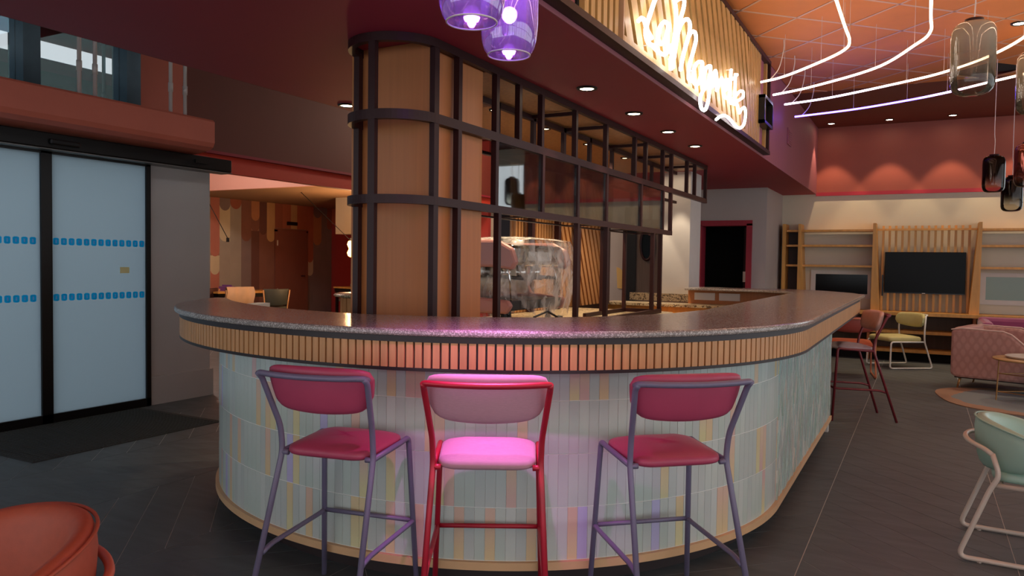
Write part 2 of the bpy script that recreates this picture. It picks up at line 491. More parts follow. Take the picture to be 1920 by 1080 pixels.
# door with a porthole
d4 = empty('door_4', (0, 0, 0), label='dark timber door with an oval porthole behind the screen', cat='door', kind='structure')
box('leaf', -4.03, -3.42, 11.62, 11.69, 0, 2.1, mat('smoked_timber', (92, 74, 64), 0.5, var=0.2, scale=3, stretch=(12, 12, 0.7)), d4)
box('black_jamb', -4.22, -4.03, 11.6, 11.69, 0, 2.3, 'black_metal', d4)
ring = [(-3.85 + 0.105 * math.cos(2 * PI * k / 28), 11.605, 1.71 + 0.25 * math.sin(2 * PI * k / 28)) for k in range(28)]
MB().tube(ring, 0.022, 8, closed=True).build('porthole_rim', 'dark_metal', d4, True)
MB().plate([(p[0], p[2]) for p in ring], lambda a, b: (a, 11.61, b), lambda a, b: (a, 11.625, b)).build('porthole_glass', 'glass_dark', d4)

# white column by the far arm of the bar
cw = box('wall_column', -2.90, -2.55, 9.35, 9.85, 0, ZS, 'white_wall')
tag(cw, 'square off-white column standing at the far arm of the bar', 'column', kind='structure')

# left: facade with sliding doors, wall stub, ledge, clerestory window
XL = -6.40
wl = MB()
wl.box(XL - 0.25, XL, 4.66, 5.36, 0, 2.42).box(XL - 0.25, XL, -6, 4.66, 2.40, 2.76)
wlo = wl.build('wall_left', 'grey_wall'); tag(wlo, 'warm grey wall stub beside the sliding doors', 'wall', kind='structure')
bb = MB().box(XL, XL + 0.03, 4.66, 5.38, 0, 0.27).build('baseboard_left', 'grey_wall'); tag(bb, 'tall grey baseboard on the wall stub by the sliding doors', 'baseboard', kind='structure')
wu = MB().box(XL - 0.35, XL - 0.25, 4.70, 11.6, 2.50, 4.2).build('wall_upper_left', 'brown_wall'); tag(wu, 'dark brown wall above the opening to the rear dining room', 'wall', kind='structure')
MB().box(XL - 0.35, XL - 0.25, 5.365, 11.6, 2.32, 2.498).build('red_fascia', mat('lit_red_paint', (206, 62, 40), 0.55), wu)  # red made brighter in the colour so the fascia looks lit
box('reveal', XL - 0.262, XL - 0.24, 4.66, 5.25, 2.76, 4.2, 'terracotta', wu)
box('beam_trim', XL - 0.25, XL - 0.2, 4.7, 11.6, 2.50, 2.53, 'maroon', wu)
c2 = box('ceiling_left', -7.0, SXL, -6, 12, 3.95, 4.1, 'brown_wall'); tag(c2, 'dark ceiling above the entrance passage', 'ceiling', kind='structure')

# terracotta ledge over the doors
prof = [(XL, 2.40), (XL + 0.30, 2.43), (XL + 0.36, 2.46), (XL + 0.38, 2.50), (XL + 0.38, 2.70), (XL + 0.36, 2.72), (XL, 2.72)]
lg = MB().plate(prof, lambda a, b: (a, -4.0, b), lambda a, b: (a, 5.10, b)).build('trim_2', 'terracotta')
tag(lg, 'terracotta ledge running above the sliding doors', 'ledge', kind='structure')
# sliding doors
def sticker_row(parent, y0, y1, z):
    m = M['sticker']; y = y0
    while y < y1 - 0.03:
        b = MB()
        b.plate([(y, z - 0.022), (y + 0.012, z - 0.03), (y + 0.038, z - 0.03), (y + 0.05, z - 0.022), (y + 0.05, z + 0.022), (y + 0.038, z + 0.03), (y + 0.012, z + 0.03), (y, z + 0.022)],
                lambda a, c: (XL + 0.021, a, c), lambda a, c: (XL + 0.022, a, c)).build('sticker', m, parent)
        b = MB().plate([(y + 0.02, z - 0.014), (y + 0.03, z - 0.014), (y + 0.03, z + 0.014), (y + 0.02, z + 0.014)], lambda a, c: (XL + 0.0225, a, c), lambda a, c: (XL + 0.023, a, c)).build('sticker_mark', M['sticker_pale'], parent)
        y += 0.066
M['sticker'] = backlit('blue_sticker', (0.02, 0.72, 1.0)); M['sticker_pale'] = backlit('pale_sticker', (0.5, 0.8, 1.0))
for n, (y0, y1, lab) in enumerate([(2.72, 3.70, 'frosted glass sliding door cut off by the left picture edge'), (3.70, 4.66, 'frosted glass sliding door beside the grey wall stub')]):
    d = empty('door_%d' % (n + 1), (0, 0, 0), label=lab, cat='door', kind='structure')
    MB().box(XL - 0.03, XL + 0.04, y0, y0 + 0.045, 0, 2.26).build('stile', 'black_metal', d); MB().box(XL - 0.03, XL + 0.04, y1 - 0.045, y1, 0, 2.26).build('stile', 'black_metal', d)
    MB().box(XL - 0.03, XL + 0.04, y0, y1, 0.0, 0.075).build('bottom_rail', 'black_metal', d); MB().box(XL - 0.03, XL + 0.04, y0, y1, 2.24, 2.28).build('top_rail', 'black_metal', d)
    box('pane', XL + 0.012, XL + 0.02, y0 + 0.04, y1 - 0.04, 0.07, 2.25, 'frosted', d)
    sticker_row(d, y0 + 0.06, y1 - 0.06, 1.52); sticker_row(d, y0 + 0.06, y1 - 0.06, 1.05)
    if n == 1: box('notice', XL + 0.021, XL + 0.024, 4.36, 4.45, 1.25, 1.305, mat('cream_notice', (214, 206, 150), 0.6), d)
d = empty('door_5', (0, 0, 0), label='unseen frosted side light left of the sliding doors, lengthened for daylight', cat='door', kind='structure')
box('pane', XL + 0.012, XL + 0.02, -2.2, 2.72, 0.07, 2.25, 'frosted', d); box('bottom_rail', XL - 0.03, XL + 0.04, -2.2, 2.72, 0, 0.075, 'black_metal', d)  # unseen glazing, lengthened to let more daylight onto the left side
op = empty('door_operator', (XL, 4.0, 2.27), label='black sliding door operator housing above the frosted doors', cat='door operator')
MB().box(0.005, 0.16, -5.0, 1.50, 0.0, 0.125).build('housing', 'black_metal', op, False, 0.008)
MB().box(0.16, 0.19, -0.35, -0.10, 0.03, 0.075).build('sensor', 'black_metal', op, False, 0.012)
box('steel_lip', 0.0, 0.165, -5.0, 1.5, -0.012, -0.004, mat('steel_lip', (120, 118, 116), 0.4, 0.6), op)
box('end_sensor', 0.16, 0.175, 1.05, 1.2, 0.05, 0.085, 'black_metal', op)
# clerestory window above the ledge
wi = empty('window_1', (0, 0, 0), label='tall clerestory window with steel mullions above the ledge', cat='window', kind='structure')
M['steel_blue'] = mat('blue_steel', (70, 84, 92), 0.3, 0.6, var=0.1)
for y0, y1 in ((3.60, 3.74), (4.52, 4.66), (1.9, 2.04)):
    box('mullion', XL - 0.30, XL - 0.10, y0, y1, 2.76, 4.2, 'steel_blue', wi)
for y0, y1 in ((3.74, 4.52), (2.04, 3.60), (-1.0, 1.9)): box('pane', XL - 0.22, XL - 0.21, y0, y1, 2.76, 4.2, 'glass_win', wi)
# white conduits standing on the ledge
for y, lab in ((3.83, 'leftmost white conduit standing on the ledge before the window'), (3.965, 'second white conduit from the left before the window'),
               (4.69, 'white bundled conduit on the ledge before the red reveal'), (4.845, 'rightmost white conduit on the ledge by the dark brown wall')):
    c = empty('conduit', (XL + 0.28, y, 2.72), label=lab, cat='conduit', group='conduits on the ledge')
    MB().tube([(0, 0, 0), (0, 0, 1.3)], 0.017, 10).build('pipe', 'cable_white', c, True)
    MB().tube([(0, 0, 0.20), (0, 0, 0.28)], 0.022, 10).build('coupling', 'cable_white', c, True)
# passage shell out of view: wall right of the lounge, rear closing walls, glazed street front behind the camera
wr = MB().box(6.0, 6.2, -2.3, YB + 0.2, 0, 0.3).box(6.0, 6.2, -2.3, YB + 0.2, 3.3, ZC + 0.1).box(6.0, 6.2, 11.0, YB + 0.2, 0.3, 3.3).build('wall_right', 'cream'); tag(wr, 'cream wall around the street windows right of the lounge', 'wall', kind='structure')
wq = empty('window_6', (0, 0, 0), label='row of street windows right of the lounge, out of view', cat='window', kind='structure')
for k in range(9): box('mullion', 6.02, 6.1, -2.2 + k * 1.63, -2.12 + k * 1.63, 0.3, 3.3, 'black_metal', wq)
box('transom', 6.02, 6.1, -2.2, 11.0, 2.4, 2.46, 'black_metal', wq)
fr = empty('window_2', (0, 0, 0), label='glazed street front behind the viewer', cat='window', kind='structure')
for k in range(9):
    x = -6.4 + k * 1.55; box('mullion', x - 0.04, x + 0.04, -2.28, -2.12, 0, ZC, 'black_metal', fr)
box('transom', -6.4, 6, -2.28, -2.12, 2.5, 2.58, 'black_metal', fr); box('sill', -6.4, 6, -2.28, -2.12, 0, 0.1, 'black_metal', fr)

wn = empty('window_5', (0, 0, 0), label='tall window in the back wall beyond the right picture edge', cat='window', kind='structure')
for x in (2.3, 3.5, 4.7, 5.94): box('mullion', x, x + 0.06, YB + 0.05, YB + 0.12, 0.9, 3.3, 'black_metal', wn)
box('transom', 2.3, 6.0, YB + 0.05, YB + 0.12, 2.3, 2.36, 'black_metal', wn)

# ------------------------------------------------------------------ rear dining room seen past the door wall
XM = -13.0
wm = box('wall_mural', XM - 0.2, XM, 5.3, 14.57, 0, 2.9, mat('mural_ground', (150, 112, 96), 0.7, var=0.05, scale=2))
tag(wm, 'rear wall painted with a mural of rounded vertical bands', 'wall', kind='structure')
cols = [(176, 110, 96), (186, 178, 150), (158, 150, 140), (128, 84, 70), (104, 66, 58), (176, 120, 84), (150, 86, 66), (196, 184, 156), (168, 96, 72), (128, 110, 108), (190, 150, 104)]
MU = [mat('mural_band_%s' % n, c, 0.7, var=0.06, scale=3) for n, c in zip('a b c d e f g h i j k'.split(), cols)]
def band(y0, y1, z0, z1, m, rb=True, rt=False, lift=0.004):
    r = (y1 - y0) / 2; cy = (y0 + y1) / 2; p = []
    if rb: p += [(cy - r * math.cos(PI * k / 10), z0 + r - r * math.sin(PI * k / 10)) for k in range(11)]
    else: p += [(y0, z0), (y1, z0)]
    if rt: p += [(cy + r * math.cos(PI * k / 10), z1 - r + r * math.sin(PI * k / 10)) for k in range(11)]
    else: p += [(y1, z1), (y0, z1)]
    MB().plate(p, lambda a, b: (XM + 0.001, a, b), lambda a, b: (XM + lift, a, b)).build('mural_band', m, wm)
# (y0, y1) of each stripe, then the painted tongues from top to bottom
ST = [9.2, 10.2, 10.55, 10.9, 11.13, 11.41, 11.71, 11.99, 12.22, 12.44, 12.68, 12.92, 13.18, 13.38, 13.7, 13.92, 14.2, 14.4, 14.57]
seq = [[(0.0, 2.7, 2)], [(0.0, 1.8, 0), (1.5, 2.7, 3)], [(0.0, 2.7, 2)],
       [(0.0, 1.26, 0), (1.05, 1.45, 7), (1.43, 2.7, 0)], [(0.0, 2.0, 2), (1.75, 2.5, 7), (2.40, 2.7, 9)], [(0.0, 2.7, 2), (2.45, 2.7, 6)], [(0.0, 2.0, 9), (1.77, 2.7, 3)],
       [(0.0, 2.01, 4), (2.0, 2.3, 3), (2.23, 2.7, 5)], [(0.0, 2.2, 3), (1.93, 2.7, 4)], [(0.0, 2.7, 3), (1.78, 2.7, 10)], [(2.1, 2.7, 6)], [(2.1, 2.7, 8)], [(2.1, 2.7, 10)], [(2.1, 2.7, 8)],
       [(0.0, 1.20, 9), (1.0, 1.4, 7), (1.32, 2.7, 8)], [(0.0, 2.0, 9), (1.74, 2.5, 5), (2.4, 2.7, 9)], [(0.0, 2.7, 9)], [(0.0, 2.3, 9), (2.14, 2.7, 6)]]
for i, ss in enumerate(seq):
    for j, (z0, z1, ci) in enumerate(ss):
        band(ST[i], ST[i + 1], z0, z1, MU[ci], rb=(j > 0), rt=(z0 == 0.0 and z1 < 1.6), lift=0.004 + 0.002 * j)
dm = empty('door_6', (0, 0, 0), label='flush brown door in the mural wall', cat='door', kind='structure')
M['door_brown'] = mat('brown_door', (128, 74, 60), 0.6, var=0.06, scale=2)
box('leaf', XM + 0.012, XM + 0.04, 12.72, 13.64, 0, 2.02, 'door_brown', dm); box('frame', XM + 0.01, XM + 0.05, 12.66, 12.72, 0, 2.06, 'door_brown', dm); box('frame', XM + 0.01, XM + 0.05, 13.64, 13.70, 0, 2.06, 'door_brown', dm)
box('frame_head', XM + 0.01, XM + 0.05, 12.66, 13.70, 2.02, 2.08, 'door_brown', dm)
for z in (1.70, 0.60): box('hinge', XM + 0.05, XM + 0.06, 12.70, 12.73, z, z + 0.12, 'white_plastic', dm)
MB().tube([(XM + 0.04, 13.55, 1.0), (XM + 0.09, 13.55, 1.0), (XM + 0.09, 13.44, 1.0)], 0.012, 8).build('handle', 'dark_metal', dm)
ex = box('exit_sign', XM + 0.0, XM + 0.06, 13.05, 13.34, 2.18, 2.26, 'black_metal'); tag(ex, 'small black box sign above the brown door', 'sign')
wr2 = box('wall_rear_red', -16, -6.65, 14.60, 14.8, 0, 2.9, 'red_wall'); tag(wr2, 'red wall at the far end of the rear dining room', 'wall', kind='structure')
box('orange_band', -16, -6.65, 14.57, 14.6, 2.28, 2.9, 'terracotta', wr2)
wrr = box('wall_rear_right', -7.0, -6.75, 11.6, 14.6, 0, 4.1, 'red_wall'); tag(wrr, 'red partition between rear dining room and bar passage', 'wall', kind='structure')
cl = box('ceiling_rear', -16, -6.66, 10.0, 14.8, 2.66, 2.9, mat('tan_ceiling', (158, 124, 96), 0.7)); tag(cl, 'low tan ceiling above the rear dining room', 'ceiling', kind='structure')
sb = box('wall_bulkhead', -16, -6.66, 9.9, 10.0, 2.66, 4.1, 'salmon'); tag(sb, 'salmon bulkhead above the rear dining room', 'bulkhead', kind='structure')
cb = box('ceiling_rear_high', -16, -6.66, 5.28, 9.9, 3.95, 4.1, 'salmon'); tag(cb, 'salmon ceiling of the middle bay', 'ceiling', kind='structure')
wx = box('wall_rear_near', -16, -6.66, 5.28, 5.38, 0, 4.1, 'cream'); tag(wx, 'cream wall closing the rear dining room', 'wall', kind='structure')
wxx = box('wall_rear_left', -13.2, -13.0, 5.3, 10.0, 2.9, 4.1, 'salmon'); tag(wxx, 'salmon upper wall of the middle bay', 'wall', kind='structure')
du = box('wall_duct', -10.6, -9.9, 12.0, 12.6, 1.92, 2.66, 'white_wall'); tag(du, 'white boxed duct hanging from the tan ceiling', 'duct', kind='structure')

def simple_chair(name, loc, rz, m, label, frame='wood_slat', cat='chair'):
    c = empty(name, loc, rz, label, cat, 'dining chairs in the rear room')
    MB().prism([(0.22 * sx, 0.2 * sy) for sx, sy in ((-1, -1), (1, -1), (1, 1), (-1, 1))], 0.42, 0.48).build('seat', m, c, False, 0.02)
    pts = []
    for i in range(9):
        t = -1 + i / 4; row = []
        for (dz, th) in ((0.50, -0.02), (0.50, 0.02), (0.82, 0.03), (0.82, -0.03)): row.append((0.24 * t, -0.24 + 0.06 * t * t + th, dz + (0.02 * t * t if dz < 0.6 else 0)))
        pts.append(row)
    g = MB().grid([[p for p in r] for r in pts], wrap_u=True); g.add(pts[0], [(0, 1, 2, 3)]); g.add(pts[-1], [(3, 2, 1, 0)])
    g.build('backrest', m, c, True, 0.015)
    for sx in (-1, 1):
        MB().tube(fillet([(0.21 * sx, 0.18, 0), (0.2 * sx, 0.18, 0.44)], 0.01), 0.013, 8).build('leg', frame, c, True)
        MB().tube(fillet([(0.22 * sx, -0.28, 0), (0.21 * sx, -0.2, 0.45), (0.25 * sx, -0.24, 0.80)], 0.05), 0.013, 8).build('leg', frame, c, True)
    return c
M['dark_green'] = mat('dark_green_vinyl', (58, 62, 56), 0.5); M['dark_brown_vinyl'] = mat('dark_brown_vinyl', (84, 52, 46), 0.5); M['pale_green'] = mat('pale_green_vinyl', (150, 146, 112), 0.5)
simple_chair('dining_chair', (-11.1, 10.8, 0), math.radians(60), 'dark_green', 'dark green dining chair with copper frame before the mural door')
ch = simple_chair('dining_chair', (-11.55, 10.25, 0), math.radians(70), 'dark_brown_vinyl', 'dining chair with a cream jacket hung over its back')
simple_chair('dining_chair', (-12.2, 10.0, 0), math.radians(100), 'dark_brown_vinyl', 'brown vinyl dining chair at the left end of the rear table')
simple_chair('dining_chair', (-11.9, 13.9, 0), math.radians(150), 'pale_green', 'pale green chair tucked behind the tall rear table')
jk = MB()
pts = [[(-0.26 + 0.065 * i + 0.012 * math.sin(7 * i + j), -0.27 - 0.03 * math.sin(PI * j / 6) + 0.02 * math.sin(2.2 * i), 0.86 - 0.055 * j - (0.02 if j == 8 else 0) * math.sin(i * 2)) for i in range(9)] for j in range(9)]
jk.grid(pts); pts2 = [[(p[0], p[1] + 0.10 * (1 if j > 0 else 0.5), p[2]) for p in r] for j, r in enumerate(pts[:6])]; jk.grid(pts2); jk.grid([pts[0], pts2[0]])
jo = jk.build('jacket', mat('cream_cloth', (214, 178, 142), 0.8, var=0.06), None, True)
jo.location = (-11.55, 10.25, 0); jo.rotation_euler = (0, 0, math.radians(70)); tag(jo, 'cream jacket draped over a dining chair back', 'jacket')
def ptable(loc, rz, w, d, h, label, top='wood_gold'):
    t = empty('dining_table', loc, rz, label, 'table')
    MB().box(-w / 2, w / 2, -d / 2, d / 2, h - 0.035, h).build('table_top', top, t, False, 0.005)
    MB().box(-w / 2 + .02, w / 2 - .02, -d / 2 + .02, d / 2 - .02, h - 0.11, h - 0.036).build('apron', 'black_metal', t)
    for sx in (-1, 1):
        for sy in (-1, 1): MB().box(sx * (w / 2 - 0.06) - 0.025, sx * (w / 2 - 0.06) + 0.025, sy * (d / 2 - 0.06) - 0.025, sy * (d / 2 - 0.06) + 0.025, 0, h - 0.1).build('leg', 'black_metal', t)
    return t
ptable((-11.9, 10.85, 0), math.radians(75), 1.5, 0.7, 0.75, 'dark framed dining table behind the draped chair')
ptable((-10.4, 13.3, 0), math.radians(80), 1.1, 2.0, 0.80, 'oak topped dining table before the red wall')
for loc, lab in (((-12.1, 10.55, 0.75), 'purple menu box on the table by the draped chair'), ((-10.8, 13.35, 0.80), 'purple menu box on the oak table by the red wall')):
    b = MB().box(-0.13, 0.13, -0.09, 0.09, 0, 0.09).box(-0.13, 0.13, -0.01, 0.01, 0.09, 0.12).build('menu_box', mat('purple_card', (122, 74, 140), 0.5)); b.location = loc; tag(b, lab, 'box')
# round slatted service island with two granite tiers
isl = empty('service_island', (-5.0, 6.35, 0), label='round slatted service island with two granite tiers behind the column', cat='counter')
MB().lathe([(0.0, 0.77), (0.62, 0.77), (0.635, 0.785), (0.62, 0.80), (0.0, 0.80)], 40).build('lower_tier', 'granite_beige', isl, True)
MB().lathe([(0.0, 1.02), (0.46, 1.02), (0.475, 1.035), (0.46, 1.05), (0.0, 1.05)], 40).build('upper_tier', 'granite_beige', isl, True)
MB().lathe([(0.38, 0.0), (0.38, 1.02)], 40).build('drum', 'rail_dark', isl, True)
sl = MB().box(-0.03, 0.03, -0.012, 0.012, 0.80, 1.01).mesh('island_slat'); sl.materials.append(M['wood_slat'])
for k in range(32):
    a = 2 * PI * k / 32; inst(sl, 'slat', isl, (0.392 * math.cos(a), 0.392 * math.sin(a), 0), a + PI / 2)
MB().lathe([(0.58, 0.0), (0.58, 0.77)], 40).build('plinth', 'wood_panel', isl, True)
# warm bulb pendants on slanted wires in the rear room
M['bulb'] = emis('amber_bulb', (255, 170, 70), 14.0)
def wire_pendant(loc, drift, label):
    p = empty('bulb_pendant', loc, 0, label, 'pendant lamp', 'amber bulb pendants')
    MB().lathe([(0.0, -0.17), (0.05, -0.15), (0.07, -0.09), (0.035, -0.01), (0.07, 0.07), (0.05, 0.13), (0.0, 0.15)], 14).build('bulb', 'bulb', p, True)
    MB().tube([(0, 0, 0.14), drift], 0.006, 6).build('wire', 'black_metal', p)
    MB().lathe([(0.0, 0.14), (0.035, 0.14), (0.035, 0.19), (0, 0.19)], 12).build('socket', 'black_metal', p)
    lamp('bulb_light', 'POINT', (0.2, -0.2, 0), 26, (1, 0.60, 0.30), p, 0.08)
wire_pendant((-9.60, 11.3, 1.62), (-0.75, -0.55, 1.04), 'amber double bulb pendant hanging before the red wall')
wire_pendant((-9.05, 11.0, 1.6), (0.0, 0.0, 1.06), 'amber bulb pendant half hidden by the wood column')
for loc, d, lab in (((-10.4, 7.9, 1.75), (0.02, 0.1, 2.2), 'unlit black pendant cord just right of the grey wall stub'), ((-10.3, 9.0, 1.72), (-1.0, -0.6, 2.2), 'unlit slanted black pendant cord before the mural')):
    p = empty('pendant_cord', loc, 0, lab, 'pendant cord', 'unlit pendant cords'); MB().tube([(0, 0, 0), d], 0.007, 6).build('cord', 'black_metal', p); MB().lathe([(0, -0.05), (0.03, -0.05), (0.03, 0.02), (0, 0.02)], 10).build('socket', 'black_metal', p)

def fill_lamp(loc, label, energy, rgb, r=0.24):  # unseen ceiling fixtures added to brighten the rear bay and passage
    c = empty('fill_lamp', loc, 0, label, 'ceiling lamp', 'added fill lamps')
    MB().lathe([(0.0, -0.06), (r * 0.8, -0.055), (r, -0.02), (r, 0.0)], 28).build('diffuser', emis('lamp_diffuser', (255, 214, 180), 2.0), c, True)
    MB().lathe([(r, -0.012), (r + 0.02, -0.012), (r + 0.02, 0.0)], 28).build('rim', 'white_plastic', c)
    lamp('light', 'POINT', (0, 0, -0.25), energy, rgb, c, 0.2)
fill_lamp((-10.2, 7.6, 3.94), 'unseen lamp added to light the middle bay above the rear opening', 95, (1, 0.9, 0.82))
fill_lamp((-5.6, 10.2, 3.94), 'unseen lamp added to light the passage behind the slat partition', 60, (1, 0.82, 0.6))

# ------------------------------------------------------------------ the bar
M['grout'] = mat('white_grout', (226, 226, 220), 0.7)
BC = (-2.32, 4.24)
ZT = 1.125
def bar_path(r, al, yend, n_left=190, left_end=188, step=0.01):
    """outline from the far right end, down the straight side, round the nose and off to the left; returns points with arclength"""
    P = []; y = yend
    while y > BC[1]: P.append((BC[0] + r, y)); y -= 0.02
    N = 420
    for k in range(N + 1):
        a = math.radians(360 + (left_end - 360) * k / N); ca, sa = math.cos(a), math.sin(a)
        P.append((BC[0] + (r if ca > 0 else al) * ca, BC[1] + r * sa))
    return P
def walk(P, pitch, start=0.0):
    out = []; s = 0.0; nxt = start
    for i in range(1, len(P)):
        ax, ay = P[i - 1]; bx, by = P[i]; d = math.hypot(bx - ax, by - ay)
        while nxt <= s + d:
            t = (nxt - s) / d; out.append((ax + (bx - ax) * t, ay + (by - ay) * t, math.atan2(by - ay, bx - ax), nxt)); nxt += pitch
        s += d
    return out
def ribbon(P, off_in, z0, z1, m, name, parent, thick):
    """closed band following outline P, its outer face on P and its body turned inwards"""
    out, inn = [], []
    for i in range(len(P)):
        a = P[max(0, i - 1)]; b = P[min(len(P) - 1, i + 1)]
        tx, ty = b[0] - a[0], b[1] - a[1]; l = math.hypot(tx, ty); nx, ny = ty / l, -tx / l   # inward when walking clockwise
        nx, ny = -nx, -ny
        if (BC[0] - P[i][0]) * nx + (min(max(P[i][1], BC[1]), 20) - P[i][1]) * ny < 0: nx, ny = -nx, -ny
        out.append((P[i][0] + nx * off_in, P[i][1] + ny * off_in)); inn.append((P[i][0] + nx * (off_in + thick), P[i][1] + ny * (off_in + thick)))
    mb = MB(); n = len(P)
    rows = [[(x, y, z0) for x, y in out], [(x, y, z1) for x, y in out], [(x, y, z1) for x, y in inn], [(x, y, z0) for x, y in inn], [(x, y, z0) for x, y in out]]
    mb.grid(rows)
    mb.add([rows[k][0] for k in range(4)], [(0, 1, 2, 3)]); mb.add([rows[k][-1] for k in range(4)], [(3, 2, 1, 0)])
    return mb.build(name, m, parent)

# worktop: outline out, inner edge back
OUT = bar_path(1.83, 2.11, 7.95, left_end=196)
INN = smooth_path([(-4.25, 3.70, 0), (-3.80, 3.40, 0), (-3.25, 3.16, 0), (-2.62, 3.05, 0), (-2.15, 3.14, 0), (-1.74, 3.36, 0), (-1.46, 3.68, 0), (-1.26, 4.1, 0), (-1.17, 4.6, 0)], 8)
inner = [(p.x, p.y) for p in INN] + [(-1.17, 8.30), (-1.30, 8.62), (-1.55, 8.78), (-2.46, 8.82)]
outer_far = [(-2.46, 9.35), (-1.32, 9.42), (-0.95, 9.15), (-0.62, 8.62), (-0.49, 8.2)]
OUTL = OUT[::1]
while OUTL and OUTL[-1][1] > 3.68 and OUTL[-1][0] < -4: OUTL.pop()
top_poly = outer_far + OUTL + inner
wt = empty('bar_worktop', (0, 0, 0), label='polished grey granite worktop curving along the whole bar', cat='worktop')
mb = MB(); mb.prism(top_poly, ZT - 0.028, ZT); wto = mb.build('slab', 'granite_bar', wt, False, 0.009)

bar = empty('bar_counter', (-2.3, 4.2, 0), label='rounded bar counter with slatted oak fascia and pale glazed tile front', cat='bar counter')
bar.location = (0, 0, 0)
FP = bar_path(1.805, 2.08, 7.92, left_end=198)
ribbon(FP, 0.0, 1.070, 1.097, 'rail_dark', 'upper_rail', bar, 0.05)
ribbon(FP, 0.0, 0.952, 0.966, 'rail_dark', 'lower_rail', bar, 0.05)
ribbon(FP, 0.016, 0.952, 1.09, 'rail_dark', 'fascia_backing', bar, 0.06)
PITCH = 0.0372
slat = MB().box(-0.0142, 0.0142, -0.007, 0.007, 0.966, 1.070).mesh('slat'); slat.materials.append(M['wood_slat'])
ns = 0
for x, y, a, s in walk(FP, PITCH, 0.02):
    nx, ny = math.sin(a), -math.cos(a)
    if (BC[0] - x) * nx + (min(max(y, BC[1]), 20) - y) * ny < 0: nx, ny = -nx, -ny
    inst(slat, 'slat', bar, (x + nx * 0.008, y + ny * 0.008, 0), a); ns += 1
# fascia round the far corner
ff = MB(); ff.plate([(-0.515, 7.9), (-0.53, 8.2), (-0.65, 8.6), (-0.97, 9.12), (-1.1, 9.1), (-0.75, 8.55), (-0.6, 8.2), (-0.58, 7.9)], lambda a, b: (a, b, 0.952), lambda a, b: (a, b, 1.097)); ff.build('far_fascia', 'wood_slat', bar)
# body under the fascia
BP = bar_path(1.655, 1.785, 6.94, left_end=196)
ribbon(BP, 0.0005, 0.10, 1.096, 'grout', 'tile_backing', bar, 0.09)
TP = bar_path(1.675, 1.805, 6.95, left_end=196)
ribbon(TP, 0.0, 0.098, 0.132, 'wood_trim', 'base_trim', bar, 0.03)
KP = bar_path(1.56, 1.69, 6.90, left_end=196)
ribbon(KP, 0.0, 0.0, 0.10, mat('kick_plate', (40, 24, 24), 0.5), 'kick_plate', bar, 0.06)
box('end_panel', -1.15, -0.665, 6.88, 6.94, 0.0, 1.09, 'white_wall', bar)
# glazed tiles round the nose
TW = 0.0440; ROWZ = [0.133, 0.360, 0.588, 0.815, 0.955]
arc = [p for p in walk(BP, TW, 0.0) if p[1] < BC[1] + 0.02]
tmesh = {}
def tile_me(hrow, mi):
    if (hrow, mi) not in tmesh:
        h = ROWZ[hrow + 1] - ROWZ[hrow]
        w = TW - 0.0012; t = 0.0016
        mb = MB(); e = 0.0007
        mb.add([(-w / 2, 0, 0.0015), (w / 2, 0, 0.0015), (w / 2, 0, h - 0.0015), (-w / 2, 0, h - 0.0015), (-w / 2 + e, -t, 0.0015 + e), (w / 2 - e, -t, 0.0015 + e), (w / 2 - e, -t, h - 0.0015 - e), (-w / 2 + e, -t, h - 0.0015 - e)],
               [(4, 5, 6, 7), (0, 1, 5, 4), (1, 2, 6, 5), (2, 3, 7, 6), (3, 0, 4, 7)])
        me = mb.mesh('tile'); me.materials.append((TB + TA)[mi]); tmesh[(hrow, mi)] = me
    return tmesh[(hrow, mi)]
rt = random.Random(21)
ntile = 0; extra = []
for row in range(4):
    for i, (x, y, a, s) in enumerate(arc):
        nx, ny = x - BC[0], y - BC[1]; l = math.hypot(nx, ny)
        vis = (nx * (0 - x) + ny * (0 - y)) / l > -0.1
        mi = 3 + rt.choice([0, 0, 0, 1, 1, 2, 2, 3, 4, 4]) if rt.random() < 0.17 else rt.choice([0, 0, 1, 1, 2])
        loc = (x, y, ROWZ[row]); rz = a + PI
        if vis and ntile < 296 and not (row == 3 and (x < -3.1 or x > -1.2)):
            o = inst(tile_me(row, mi), 'tile', bar, loc, rz); ntile += 1
        else: extra.append((row, mi, loc, rz))
mbs = {}
for row, mi, loc, rz in extra:
    me = tile_me(row, mi); c, s_ = math.cos(rz), math.sin(rz); mb = mbs.setdefault(mi, MB())
    mb.add([(v.co.x * c - v.co.y * s_ + loc[0], v.co.x * s_ + v.co.y * c + loc[1], v.co.z + loc[2]) for v in me.vertices], [tuple(p.vertices) for p in me.polygons])
for mi, mb in mbs.items():
    o = mb.build('edge_tiles', (TB + TA)[mi], bar); o['kind'] = 'stuff'
